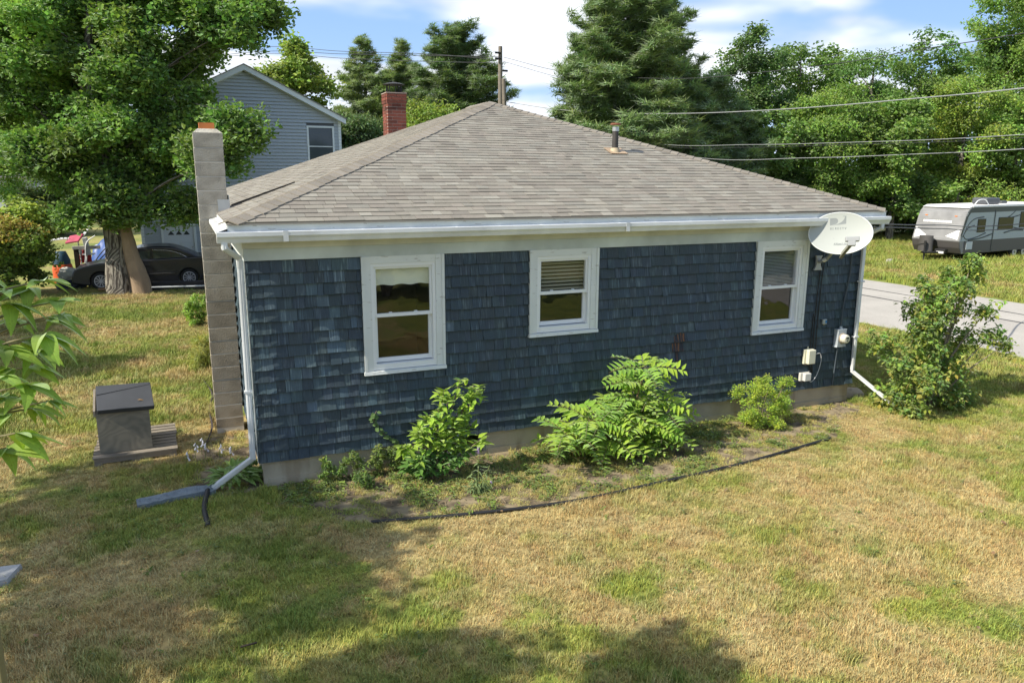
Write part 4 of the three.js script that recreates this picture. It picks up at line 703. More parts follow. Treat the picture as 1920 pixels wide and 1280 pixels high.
// landscape edging, downspout extensions, slab
{
  solo('lawn_edging', tube(EDGE.map(([x, z], i) => [x, 0.022 + (i % 2) * 0.008, z]), 0.023, 80, 8), M.black, 'black plastic lawn edging curving around the planting bed', 'edging');
  const fab = std([0.19, 0.225, 0.25], 0.9, { map: T.fabric, side: THREE.DoubleSide });
  const a = gnd(402, 921), b = gnd(256, 948), d = b.clone().sub(a), n = V(-d.z, 0, d.x).normalize(), g = new GB(), N = 36, K = 6; seed(81);
  const P = (i, j) => { const s = i / N, u = j / K - 0.5, q = a.clone().addScaledVector(d, s).addScaledVector(n, u * 0.24 * (1 - 0.15 * s) + 0.03 * Math.sin(s * 5)); return [q.x, 0.052 + 0.035 * Math.exp(-(((u - 0.08 * Math.sin(s * 3)) * 7) ** 2)) + 0.02 * vn(s * 14, u * 6), q.z]; };
  for (let i = 0; i < N; i++) for (let j = 0; j < K; j++) g.quad(P(i, j), P(i + 1, j), P(i + 1, j + 1), P(i, j + 1));
  for (let i = 0; i < N; i++) for (const j of [0, K]) { const p = P(i, j), q = P(i + 1, j); g.quad(p, q, [q[0], 0, q[2]], [p[0], 0, p[2]]); }
  for (const i of [0, N]) for (let j = 0; j < K; j++) { const p = P(i, j), q = P(i, j + 1); g.quad(p, q, [q[0], 0, q[2]], [p[0], 0, p[2]]); }
  solo('drain_sleeve', g.geo(), fab, 'flat grey woven drain sleeve lying below the corner downspout', 'drain sleeve');
  const c0 = gnd(390, 925), c1 = gnd(383, 955), c2 = gnd(390, 988);
  const cor = []; for (let i = 0; i <= 60; i++) cor.push(0.03 * (1 + 0.14 * (i % 2 ? 1 : -1)));
  const curve = new THREE.CatmullRomCurve3([V(c0.x, 0.05, c0.z), V(c1.x, 0.028, c1.z), V(c2.x, 0.01, c2.z)]).getPoints(30);
  solo('drain_pipe', limb(curve, cor, 10), M.black, 'short black corrugated drain pipe half sunk in the grass', 'drain pipe');
  { const p = gnd(8, 1085), g = new GB(), s = V(p.x, 0, p.z); g.hex([[s.x - 0.35, 0, s.z + 0.2], [s.x + 0.06, 0, s.z + 0.16], [s.x + 0.13, 0, s.z - 0.16], [s.x - 0.35, 0, s.z - 0.2], [s.x - 0.35, 0.07, s.z + 0.19], [s.x + 0.05, 0.065, s.z + 0.15], [s.x + 0.12, 0.06, s.z - 0.15], [s.x - 0.35, 0.07, s.z - 0.19]]); solo('stone_slab', g.geo(), std([0.36, 0.37, 0.38], 0.9, { map: T.block }), 'pale grey flat stone slab lying in the shaded lawn', 'slab'); }
  { const p = gnd(466, 1222); solo('twig', tube([[p.x - 0.06, 0.065, p.z], [p.x, 0.075, p.z + 0.01], [p.x + 0.07, 0.065, p.z - 0.01]], 0.009, 8, 5), std([0.05, 0.035, 0.025], 0.9), 'short dark twig lying on the dry lawn', 'twig'); }
  // stone at the right corner, old root along the left wall
  { const g = new THREE.IcosahedronGeometry(0.2, 2), p = g.attributes.position; for (let i = 0; i < p.count; i++) { const k = 0.8 + 0.4 * vn(p.getX(i) * 9 + 5, p.getZ(i) * 9 + p.getY(i) * 7); p.setXYZ(i, p.getX(i) * k * 1.2, p.getY(i) * k * 0.55, p.getZ(i) * k); } g.computeVertexNormals(); const q = gnd(1593, 742); solo('corner_stone', g.translate(q.x + 0.02, 0.03, q.z), std([0.36, 0.31, 0.24], 0.95, { map: T.block }), 'rounded tan stone at the foot of the white downspout', 'stone'); }
  { const a = gnd(379, 712), b = gnd(388, 745), c = gnd(392, 770), d = gnd(386, 810), e = gnd(384, 840); solo('fallen_branch', limb([a, b, c, d, e].map((p, i) => V(p.x + (i % 2) * 0.09, 0.03 + (i % 2) * 0.02, p.z)), [0.008, 0.018, 0.012, 0.016, 0.006], 6, 0.5), std([0.045, 0.035, 0.032], 0.95), 'dark dead branch lying along the edge of the side bed', 'branch'); }
}

// ================= VEGETATION =================
// light leaves for tree crowns: a folded diamond of two triangles; lite(): all leaves of a clump as one indexed set
function liteClump(n, r, len, wid, sd) {
  seed(sd); const p = [], c = [], x = [], v = V(0, 0, 0);
  for (let i = 0; i < n; i++) {
    const l = len * rr(0.65, 1.25), w = wid / 2 * l / len, k = rr(0.7, 1.3), col = [k * rr(0.85, 1.2), k, k * rr(0.7, 1.1)], f = w * rr(0.1, 0.6);
    eu.set(rr(-0.9, 0.9), rr(0, 6.28), rr(-0.9, 0.5)); qt.setFromEuler(eu); const o = V(gauss(), gauss() * 0.75, gauss()).multiplyScalar(r * 0.62), b = p.length / 3;
    for (const q of [[0, 0, 0], [l * 0.48, f, w], [l, -l * rr(0, 0.3), 0], [l * 0.48, f, -w]]) { v.set(...q).applyQuaternion(qt).add(o); p.push(v.x, v.y, v.z); c.push(...col); }
    x.push(b, b + 1, b + 2, b, b + 2, b + 3);
  }
  return { p, c, x };
}
function bake(name, L, mat, list, parent) {
  const n = L.p.length / 3, P = new Float32Array(list.length * n * 3), K = new Float32Array(list.length * n * 3), X = new Uint32Array(list.length * L.x.length);
  list.forEach(([m, col], i) => { const e = m.elements, o = i * n; for (let j = 0; j < n; j++) { const a = L.p[3 * j], b = L.p[3 * j + 1], d = L.p[3 * j + 2], q = (o + j) * 3; P[q] = e[0] * a + e[4] * b + e[8] * d + e[12]; P[q + 1] = e[1] * a + e[5] * b + e[9] * d + e[13]; P[q + 2] = e[2] * a + e[6] * b + e[10] * d + e[14]; K[q] = L.c[3 * j] * col[0]; K[q + 1] = L.c[3 * j + 1] * col[1]; K[q + 2] = L.c[3 * j + 2] * col[2]; } const z = i * L.x.length; for (let j = 0; j < L.x.length; j++) X[z + j] = L.x[j] + o; });
  const g = new THREE.BufferGeometry(); g.setAttribute('position', new THREE.BufferAttribute(P, 3)); g.setAttribute('color', new THREE.BufferAttribute(K, 3)); g.setIndex(new THREE.BufferAttribute(X, 1));
  return stuff(part(name, g, mat, parent));
}
const FO = { maple: liteClump(34, 0.46, 0.125, 0.12, 101), broad: liteClump(20, 0.62, 0.25, 0.19, 102), fine: liteClump(26, 0.6, 0.18, 0.12, 103), bigShrub: liteClump(22, 0.35, 0.14, 0.085, 105) };
// pine plume: needles fanned upward and outward
FO.pine = (() => { seed(106); const p = [], c = [], x = []; for (let i = 0; i < 34; i++) { const a = rr(0, 6.28), e = rr(-0.25, 1.1), l = rr(0.22, 0.42), w = rr(0.02, 0.036), b = [gauss() * 0.22, gauss() * 0.07, gauss() * 0.22], d = [Math.cos(a) * Math.cos(e), Math.sin(e) * 0.7, Math.sin(a) * Math.cos(e)], k = rr(0.7, 1.35), col = [k * rr(0.85, 1.15), k, k * rr(0.85, 1.1)], s = [-d[2] * w, 0.3 * w, d[0] * w], z = p.length / 3; p.push(b[0] - s[0], b[1] - s[1], b[2] - s[2], b[0] + s[0], b[1] + s[1], b[2] + s[2], b[0] + d[0] * l, b[1] + d[1] * l, b[2] + d[2] * l); c.push(...col, ...col, ...col); x.push(z, z + 1, z + 2); } return { p, c, x }; })();
const shadeOf = (c, v = 0.16) => { const k = Math.exp(gauss() * v), h = gauss() * 0.10; return [c[0] * k * (1 + h), c[1] * k, c[2] * k * (1 - h)]; };
// a broad-leaved tree: blobs [x,y,z,rx,ry,rz] relative to the base; leaf clumps gather round limb ends
function tree(o) {
  seed(o.seed); const t = thing(o.name || 'broadleaf_tree', o.label, 'tree', o.pos, 0, o.group), wood = [], list = [];
  const H = o.height, tr = o.trunk || H * 0.022, lean = o.lean || 0, forkY = o.fork || H * 0.3;
  const top = V(lean, H * 0.82, 0);
  wood.push(limb([V(0, -0.15, 0), V(lean * 0.05, H * 0.12, 0), V(lean * 0.2, H * 0.35, gauss() * 0.15), V(lean * 0.6 + gauss() * 0.2, H * 0.6, gauss() * 0.2), top], [tr * 1.35, tr, tr * 0.8, tr * 0.5, tr * 0.12], 9, o.bump ?? 0.1));
  let vol = 0; for (const b of o.blobs) vol += b[3] * b[4] * b[5];
  for (const b of o.blobs) {
    const n = Math.max(3, Math.round(o.clusters * b[3] * b[4] * b[5] / vol));
    for (let i = 0; i < n; i++) {
      const dir = V(gauss(), gauss(), gauss()).normalize(), r = Math.pow(rnd(), 0.42);
      const c = V(b[0] + dir.x * b[3] * r, b[1] + dir.y * b[4] * r, b[2] + dir.z * b[5] * r);
      const y0 = clamp(c.y - Math.hypot(c.x, c.z) * rr(0.5, 1.0), forkY, H * 0.78), f = y0 / H, root = V(lean * f * f, y0, 0);
      const mid = root.clone().lerp(c, 0.5); mid.y += rr(-0.02, 0.08) * root.distanceTo(c); mid.x += gauss() * 0.15; mid.z += gauss() * 0.15;
      const br = tr * rr(0.14, 0.28) * (1 - 0.5 * f);
      if (rnd() < (o.limbs ?? 0.5)) wood.push(limb([root, mid, c], [br, br * 0.55, 0.012], 5));
      const cr = (o.cr || 0.9) * rr(0.7, 1.25), m = Math.round(o.per * rr(0.6, 1.3)), tint = shadeOf(o.color, 0.24);
      for (let k = 0; k < m; k++) {
        const q = V(gauss(), gauss() * 0.62, gauss()).multiplyScalar(cr * 0.75).add(c); if (o.minY && q.y < o.minY) q.y = o.minY + rnd() * 0.4;
        list.push([place(q.x, q.y, q.z, (o.leaf || 1) * rr(0.75, 1.25), rr(-0.4, 0.4), rr(0, 6.28), rr(-0.4, 0.4)), shadeOf(tint)]);
      }
    }
  }
  part('trunk', mergeGeometries(wood), o.bark || M.bark, t);
  bake('crown', FO[o.kind || 'broad'], M.leaf, list, t);
  return t;
}
function pine(o) {
  seed(o.seed); const t = thing('pine_tree', o.label, 'tree', o.pos, 0, o.group), H = o.height, R = o.radius, wood = [limb([V(0, -0.15, 0), V(0.05, H * 0.4, 0.05), V(0.1, H * 0.75, 0), V(0, H * 0.98, 0)], [H * 0.02, H * 0.016, H * 0.009, 0.015], 8, 0.08)], list = [];
  const y0 = H * (o.bare ?? 0.15); let y = y0;
  while (y < H * 0.97) {
    const f = (y - y0) / (H - y0), rad = R * (o.shape ? o.shape(f) : Math.pow(1 - f, 0.8)) + 0.12, nb = 5 + Math.floor(rr(0, 3)), a0 = rr(0, 6.28);
    for (let i = 0; i < nb; i++) {
      const a = a0 + (i + rr(-0.3, 0.3)) / nb * 6.28, L = rad * (rnd() < 0.2 ? rr(0.35, 0.6) : rr(0.68, 1.2)), up = rr(0.02, 0.26) + f * 0.35, e = V(Math.cos(a) * L, L * up, Math.sin(a) * L), s = V(0.05, y + gauss() * 0.28, 0.02), m = s.clone().addScaledVector(e, 0.55); m.y -= L * 0.05;
      if (rnd() < 0.6) wood.push(limb([s, m, s.clone().add(e)], [0.05 * H / 16, 0.03, 0.008], 4));
      const n = Math.round(L * o.per * 0.72);
      for (let k = 0; k < n; k++) { const u = Math.pow(rnd(), 0.6) * 0.85 + 0.18, side = gauss() * L * 0.2 * (0.3 + u), q = V(s.x + e.x * u - Math.sin(a) * side, s.y + e.y * u * u + rr(-0.06, 0.22) * (0.4 + u), s.z + e.z * u + Math.cos(a) * side); list.push([place(q.x, q.y, q.z, rr(0.75, 1.35) * (o.leaf || 1) * (1 - 0.45 * f * f), rr(-0.25, 0.25), rr(0, 6.28), rr(-0.25, 0.25)), shadeOf(o.color)]); }
    }
    y += rr(0.42, 0.72) * H / 15 * (1 - 0.4 * f);
  }
  part('trunk', mergeGeometries(wood), M.bark, t); bake('crown', FO.pine, M.leaf, list, t); return t;
}
const G1 = [0.145, 0.27, 0.045], G2 = [0.205, 0.34, 0.05], G3 = [0.105, 0.205, 0.045], G4 = [0.275, 0.39, 0.055], PG = [0.185, 0.285, 0.085];
// big maple in the side yard
{
  const b = gnd(226, 551), P = (px, py, d, rx, ry, rz) => { const q = at(px, py, d).sub(V(b.x, 0, b.z)); return [q.x, q.y, q.z, rx, ry, rz]; };
  tree({ name: 'maple_tree', label: 'large spreading maple with split trunk between the lawn and parked car', seed: 201, pos: [b.x, 0, b.z], height: 11.5, trunk: 0.34, fork: 2.3, kind: 'maple', clusters: 185, per: 42, cr: 0.82, leaf: 1.1, color: [0.16, 0.295, 0.045], limbs: 0.3, minY: 2.25, bump: 0.16,
    blobs: [P(215, 180, 23.2, 2.4, 2.6, 1.0), P(190, 120, 25, 3.6, 3.0, 3.2), P(220, 300, 24.6, 3.1, 2.1, 2.6), P(60, 130, 26, 2.6, 3.0, 2.6), P(120, 300, 25, 1.9, 1.4, 2.0), P(330, 60, 24.5, 2.0, 1.7, 2.0), P(415, 45, 23.5, 1.1, 0.6, 1.2), P(450, 20, 24, 0.8, 0.8, 1.0), P(450, 225, 22.8, 0.7, 0.6, 0.8), P(400, 285, 23, 0.5, 0.45, 0.6), P(290, 385, 24.2, 1.3, 0.5, 1.3), P(210, 385, 24.2, 1.4, 0.5, 1.3), P(20, 20, 26, 2.5, 2.0, 2.4), P(250, -80, 25, 4.2, 1.8, 3.5)] });
  // the second, stripped stem beside the trunk
  const s = gnd(266, 550);
  solo('dead_stem', limb([V(s.x, -0.1, s.z), V(s.x - 0.06, 0.5, s.z), V(s.x - 0.22, 1.3, s.z - 0.03), V(s.x - 0.34, 2.3, s.z - 0.05), V(s.x - 0.36, 3.2, s.z - 0.05)], [0.36, 0.32, 0.25, 0.19, 0.14], 12, 0.10), std([0.36, 0.26, 0.165], 0.9, { map: T.blotch, bumpMap: T.barkBump, bumpScale: 0.01 }), 'smooth tan barkless stem rising against the maple trunk', 'tree stem');
}
// trees and pines beyond the houses
const treeAt = (px, topY, D, hw, o) => { const p = at(px, 328, D), H = at(px, topY, D).y, r = hw * D / FOC, low = o.low ?? 0.25; return tree({ height: H, pos: [p.x, 0, p.z], clusters: 46, per: 26, cr: 0.13 * H * 0.5 + 0.45, limbs: 0.35, fork: H * 0.22, blobs: [[0, H * 0.68, 0, r, H * 0.28, r], [r * 0.25, H * (low + 0.22), 0, r * 0.95, H * 0.24, r], [-r * 0.3, H * 0.86, 0.3, r * 0.55, H * 0.12, r * 0.55]], ...o }); };
const TG = 'trees beyond the road behind the trailer';
[
  [1395, 45, 52, 68, { seed: 301, color: G3, kind: 'broad', label: 'tall dark leafy tree with a ragged top beside the big pine', clusters: 40 }],
  [1485, 50, 55, 95, { seed: 302, color: G1, label: 'round-topped leafy tree behind the wires right of the big pine' }],
  [1620, 55, 51, 105, { seed: 303, color: [0.15, 0.285, 0.05], kind: 'fine', label: 'broad fresh green tree in the middle of the roadside wood', clusters: 46 }],
  [1725, 70, 53, 95, { seed: 304, color: G1, label: 'mid green tree behind the front end of the trailer', clusters: 40 }],
  [1835, -30, 60, 110, { seed: 305, color: G2, kind: 'fine', label: 'tallest open-crowned tree rising above the roadside wood', low: 0.3, clusters: 52, per: 30, cr: 1.3, leaf: 1.2 }],
  [1925, -10, 60, 95, { seed: 306, color: G2, kind: 'fine', label: 'tall airy tree at the end of the roadside wood', low: 0.3, clusters: 46, per: 28, leaf: 1.2 }],
  [1440, 190, 46, 85, { seed: 307, color: G1, label: 'lower bushy tree in front of the dark ragged tree' }],
  [1560, 165, 46, 90, { seed: 308, color: G2, kind: 'fine', label: 'lower bright tree under the lowest wire in the wood' }],
  [1680, 170, 46, 85, { seed: 309, color: [0.17, 0.30, 0.045], label: 'lower leafy tree directly behind the trailer front' }],
  [1800, 150, 47, 90, { seed: 310, color: G4, kind: 'fine', label: 'yellow-green tree behind the trailer roof' }],
  [1905, 165, 47, 80, { seed: 311, color: G2, label: 'bushy green tree behind the trailer air conditioner' }],
].forEach(([a, b, c, d, o]) => treeAt(a, b, c, d, { group: TG, low: 0.12, ...o }));
// undergrowth along the wood's edge
const bushAt = (px, base, topY, hw, o) => { const p = gnd(px, base), D = depthOf(p), H = at(px, topY, D).y, r = hw * D / FOC; return tree({ name: 'shrub', height: H, pos: [p.x, 0, p.z], trunk: 0.05, clusters: 22, per: 22, cr: 0.5, limbs: 0.3, fork: 0.2, minY: 0.25, blobs: [[0, H * 0.5, 0, r, H * 0.42, r * 0.8]], ...o }); };
['dark leafy bush at the wood edge beside the house roof', 'bright leafy bush at the wood edge behind the dish', 'deep green bush at the wood edge behind the hollow block', 'yellow-green bush filling the gap left of the trailer nose', 'leafy bush touching the trailer nose from behind', 'broad bright bush behind the trailer front window', 'deep green bush behind the trailer middle window', 'yellow-green bush behind the trailer roof rail', 'leafy bush behind the rear of the trailer'].forEach((label, i) => { const px = 1440 + i * 58; bushAt(px, 444 - (i % 2) * 8, 285 + (i * 37 % 60), 66, { seed: 330 + i, kind: 'broad', color: [G1, G2, G3, G4][i % 4], clusters: 40, per: 24, cr: 0.75, minY: 0.3, group: 'undergrowth at the foot of the roadside wood', label }); });
pine({ label: 'huge white pine with the highest leader behind the roof', seed: 350, pos: (() => { const p = at(1150, 328, 40); return [p.x, 0, p.z]; })(), height: 14.3, radius: 4.0, per: 16, color: PG, leaf: 1.5, bare: 0.12, shape: f => Math.min(1, 1.15 * Math.pow(1 - f, 0.62)) });
pine({ label: 'second large white pine merging with the highest pine', seed: 351, pos: (() => { const p = at(1215, 328, 42); return [p.x, 0, p.z]; })(), height: 13.6, radius: 4.0, per: 15, color: [0.17, 0.27, 0.08], leaf: 1.5, bare: 0.12, shape: f => Math.min(1, 1.1 * Math.pow(1 - f, 0.7)) });
pine({ label: 'lower spreading pine between the big pines and the wood', seed: 352, pos: (() => { const p = at(1310, 328, 44); return [p.x, 0, p.z]; })(), height: 9.4, radius: 3.9, per: 15, color: [0.155, 0.255, 0.08], leaf: 1.5, bare: 0.1, shape: f => Math.pow(1 - f, 0.55) });
pine({ label: 'slender pine nearest the gabled house', seed: 353, pos: (() => { const p = at(688, 328, 58); return [p.x, 0, p.z]; })(), height: 14.0, radius: 3.6, per: 14, color: [0.20, 0.29, 0.08], leaf: 1.5, bare: 0.2 });
pine({ label: 'slender pine directly behind the brick chimney', seed: 354, pos: (() => { const p = at(757, 328, 61); return [p.x, 0, p.z]; })(), height: 14.3, radius: 3.4, per: 13, color: [0.20, 0.29, 0.08], leaf: 1.5, bare: 0.2 });
pine({ label: 'dense dark pine beside the utility pole', seed: 355, pos: (() => { const p = at(856, 328, 56); return [p.x, 0, p.z]; })(), height: 14.3, radius: 4.1, per: 17, color: [0.15, 0.24, 0.065], leaf: 1.6, bare: 0.12, shape: f => Math.min(1, 1.35 * Math.pow(1 - f, 0.6)) });
treeAt(565, 62, 47, 66, { seed: 360, color: G4, kind: 'broad', label: 'bright green tree rising behind the gabled house', low: 0.3, clusters: 48, per: 30, cr: 0.85 });
treeAt(345, 132, 52, 60, { seed: 361, color: G4, kind: 'broad', label: 'yellow-green tree top showing left of the gable peak' });
treeAt(672, 205, 36, 52, { seed: 362, color: [0.12, 0.20, 0.06], kind: 'fine', label: 'dark small tree at the corner of the gabled house', low: 0.15 });
treeAt(815, 182, 42, 58, { seed: 363, color: G4, kind: 'fine', label: 'rounded light green tree right of the brick chimney', low: 0.2, clusters: 40 });
treeAt(20, 90, 62, 110, { seed: 364, color: G2, label: 'distant tree behind the maple near the far grey house' });
treeAt(130, 120, 58, 110, { seed: 365, color: G1, label: 'distant tree screened by the maple crown' });
treeAt(420, 190, 62, 70, { seed: 366, color: G2, label: 'distant tree hidden behind the gabled house' });
treeAt(-60, 150, 48, 90, { seed: 367, color: G2, kind: 'fine', label: 'tree on the far side of the red-tipped bush' });
bushAt(118, 440, 338, 70, { seed: 370, kind: 'broad', color: [0.17, 0.26, 0.06], clusters: 30, label: 'soft green shrub behind the pile of garden junk' });
bushAt(60, 445, 370, 60, { seed: 371, kind: 'broad', color: G4, clusters: 24, label: 'yellow-green shrub in front of the far grey house' });
{ const p = gnd(18, 556), D = depthOf(p); tree({ name: 'red_tipped_bush', seed: 372, label: 'large rounded bush with reddish orange leaf tips', height: 2.9, pos: [p.x, 0, p.z], trunk: 0.06, fork: 0.2, minY: 0.2, kind: 'bigShrub', clusters: 70, per: 26, cr: 0.45, limbs: 0.2, color: [0.19, 0.29, 0.045], blobs: [[0, 1.25, 0, 1.35, 1.1, 1.2], [-1.5, 1.2, 0, 1.2, 1.0, 1.2]] });
  seed(373); const l = []; for (let i = 0; i < 420; i++) { const a = rr(0, 6.28), e = rr(0.5, 1.57), x = -0.6 + Math.cos(a) * Math.cos(e) * 2.0, z = Math.sin(a) * Math.cos(e) * 1.25; l.push([place(x, 1.25 + Math.sin(e) * 1.2 + gauss() * 0.15, z, rr(0.6, 1.1), rr(-0.4, 0.4), rr(0, 6), rr(-0.4, 0.4)), shadeOf(rnd() < 0.5 ? [0.46, 0.36, 0.09] : [0.42, 0.45, 0.08])]); }
  bake('leaf_tips', FO.bigShrub, M.leaf, l, scene.children[scene.children.length - 1]); }
// trees out of frame to the left, whose shade falls across the lawn and the wall's corner
const SH = 'yard trees standing left of the lawn';
tree({ label: 'yard tree shading the corner of the lawn', group: SH, seed: 380, pos: [-8.2, 0, 1.6], height: 8.6, clusters: 26, per: 14, cr: 0.66, kind: 'maple', color: G1, leaf: 1.2, blobs: [[1.4, 5.8, -0.2, 1.6, 1.2, 1.0], [0.2, 5.6, 1.0, 2.3, 1.6, 1.3], [-0.6, 6.4, 2.2, 1.6, 1.2, 0.8], [-1.0, 6.2, -1.2, 1.8, 1.6, 1.2]] });
tree({ label: 'yard tree shading the near lawn', group: SH, seed: 381, pos: [-7.2, 0, 5.9], height: 8.2, clusters: 15, per: 9, cr: 0.42, kind: 'maple', color: G1, leaf: 1.1, blobs: [[-0.1, 7.0, -0.65, 1.0, 0.5, 0.3], [-1.9, 6.6, -0.5, 0.7, 0.6, 0.4], [1.75, 7.0, 0.15, 0.45, 0.3, 0.2]] });
tree({ label: 'yard tree beside the side lawn', group: SH, seed: 382, pos: [-12.5, 0, -7.2], height: 9, clusters: 46, per: 44, cr: 0.8, kind: 'maple', color: G1, leaf: 1.3, blobs: [[0, 6, 0, 2.4, 1.6, 1.0], [1.6, 4.4, -5.4, 1.6, 1.2, 0.9], [-0.5, 6.4, -3.2, 1.8, 1.4, 0.8]] });
// trees behind the viewpoint, mirrored in the window glass
for (const [x, z, s, label] of [[5.4, 15.2, 383, 'dense low-branched yard tree facing the tall window'], [-5.5, 20, 384, 'yard tree behind the young hickory'], [12.5, 25, 385, 'far yard tree facing the short window'], [21, 15.5, 386, 'dense yard tree facing the window by the dish']]) tree({ label, seed: s, pos: [x, 0, z], height: 8, clusters: 40, per: 16, cr: 0.9, leaf: 1.3, color: G3, blobs: [[0, 4.6, 0, 2.6, 2.6, 1.6], [0, 1.7, 0, 2.8, 1.3, 1.4]], minY: 0.3 });

// ---------- plants by the wall ----------
const leafOf = (len, wid, c, o) => { const k = Math.exp(gauss() * 0.16), h = gauss() * 0.07; return leafGeo(len, wid, { col: [c[0] * k * (1 + h), c[1] * k, c[2] * k * (1 - h)], ...o }); };
// leafy shrub below the tall window: each leaf its own part
{
  const b = gnd(800, 884), t = thing('leafy_shrub', 'bright green upright shrub with pointed leaves below the tall window', 'shrub', [b.x + 0.02, 0, Math.max(0.42, b.z + 0.3)]);
  seed(401); const wood = [], tips = [];
  const D = 10.0, P = (px, py) => { const q = at(px, py, depthOf(t.position)); return V(q.x - t.position.x, q.y, gauss() * 0.16); };
  for (const [px, py] of [[852, 702], [835, 735], [905, 728], [880, 745], [810, 755], [790, 770], [860, 765], [775, 800], [815, 800], [845, 790], [880, 790], [895, 820], [765, 840], [800, 840], [835, 830], [865, 830], [760, 865], [790, 870], [820, 868], [745, 825], [885, 720], [820, 720], [775, 785], [850, 850]]) tips.push(P(px, py));
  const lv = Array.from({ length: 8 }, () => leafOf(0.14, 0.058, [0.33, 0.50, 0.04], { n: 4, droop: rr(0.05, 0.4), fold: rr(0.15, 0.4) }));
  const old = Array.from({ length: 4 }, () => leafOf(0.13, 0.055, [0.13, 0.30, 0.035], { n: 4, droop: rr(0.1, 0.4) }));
  tips.forEach((p, i) => {
    wood.push(limb([V(rr(-0.04, 0.04), 0, rr(-0.04, 0.04)), V(p.x * 0.45, p.y * 0.5, p.z * 0.4), p], [0.013, 0.009, 0.004], 5));
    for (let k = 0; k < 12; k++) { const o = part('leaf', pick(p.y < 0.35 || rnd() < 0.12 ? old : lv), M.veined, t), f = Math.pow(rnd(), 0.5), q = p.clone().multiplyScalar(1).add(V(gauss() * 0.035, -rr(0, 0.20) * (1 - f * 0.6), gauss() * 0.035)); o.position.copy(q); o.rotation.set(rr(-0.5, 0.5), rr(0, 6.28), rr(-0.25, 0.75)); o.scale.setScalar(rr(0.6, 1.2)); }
  });
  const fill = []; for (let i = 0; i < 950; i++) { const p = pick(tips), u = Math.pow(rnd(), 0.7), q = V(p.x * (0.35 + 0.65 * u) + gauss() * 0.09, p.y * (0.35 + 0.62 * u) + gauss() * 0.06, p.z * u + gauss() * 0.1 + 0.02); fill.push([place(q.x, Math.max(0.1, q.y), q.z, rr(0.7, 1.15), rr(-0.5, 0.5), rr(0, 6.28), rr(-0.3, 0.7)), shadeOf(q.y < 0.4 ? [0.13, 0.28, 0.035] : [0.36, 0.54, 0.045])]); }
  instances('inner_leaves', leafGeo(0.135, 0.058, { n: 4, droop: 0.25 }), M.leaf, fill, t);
  part('stems', mergeGeometries(wood), M.twig, t);
}
// sumac-like shrub with feathery fronds
function frondGeo(len, n, c) {
  const a = [tube([[0, 0, 0], [len * 0.5, len * 0.05, 0], [len, -len * 0.18, 0]], 0.005, 8, 4)]; const cl = a[0].attributes.position.count, col = new Float32Array(cl * 3); for (let i = 0; i < cl; i++) col.set([0.20, 0.17, 0.05], i * 3); a[0].setAttribute('color', new THREE.BufferAttribute(col, 3)); a[0] = a[0].toNonIndexed();
  for (let i = 0; i < n; i++) for (const s of [-1, 1]) { const u = 0.16 + 0.84 * (i + (s > 0 ? 0.3 : 0)) / n, L = len * 0.27 * (0.55 + 0.7 * Math.sin(Math.PI * Math.min(1, u * 0.9 + 0.08))), g = leafOf(L, L * 0.40, c, { n: 3, droop: rr(0.15, 0.45), fold: 0.3 }); eu.set(s * rr(-0.5, 0.1), -s * rr(1.0, 1.25), rr(-0.1, 0.2)); g.applyMatrix4(new THREE.Matrix4().makeRotationFromEuler(eu)); g.translate(len * u, len * (0.2 * u - 0.38 * u * u), 0); a.push(g); }
  return mergeGeometries(a);
}
{
  seed(411); const b = gnd(1168, 852), t = thing('sumac_shrub', 'wide yellow-green shrub with feathery fronds in front of the blue wall', 'shrub', [b.x, 0, b.z - 0.02]);
  const D = depthOf(t.position), fr = Array.from({ length: 6 }, (_, i) => frondGeo(rr(0.56, 0.74), 7, i < 4 ? [0.33, 0.49, 0.04] : [0.24, 0.43, 0.04])), wood = [];
  const P = (px, py) => { const q = at(px, py, D); return V(q.x - t.position.x, Math.max(0.1, q.y), gauss() * 0.14 + (900 - py) * 0); };
  const hubs = [[1215, 694, 9], [1200, 720, 8], [1185, 745, 8], [1150, 765, 8], [1235, 755, 8], [1255, 780, 7], [1105, 785, 8], [1070, 790, 6], [1200, 785, 9], [1165, 790, 8], [1250, 812, 8], [1130, 815, 8], [1085, 825, 7], [1215, 822, 9], [1170, 835, 8], [1040, 805, 5], [1025, 790, 3], [1075, 770, 6], [1280, 800, 4], [1110, 845, 6], [1240, 840, 6], [1190, 850, 5]];
  for (const [px, py, n] of hubs) {
    const h = P(px, py); wood.push(limb([V(rr(-0.05, 0.05), 0, rr(-0.05, 0.05)), V(h.x * 0.5, h.y * 0.55, h.z * 0.4), h], [0.016, 0.011, 0.006], 5));
    for (let i = 0; i < n; i++) { const o = part('frond', pick(fr), M.leaf, t); o.position.copy(h); o.rotation.order = 'YZX'; const a = i / n * 6.28 + rr(-0.4, 0.4); o.rotation.set(rr(-0.5, 0.5), a, rr(-0.1, 0.45) - (Math.sin(a) > 0.3 ? 0 : 0.1)); o.scale.setScalar(rr(0.62, 0.95)); if (h.z - Math.sin(a) * 0.5 < -b.z + 0.12) { o.scale.multiplyScalar(0.62); } }
  }
  part('stems', mergeGeometries(wood), std([0.17, 0.12, 0.05], 0.85), t);
}
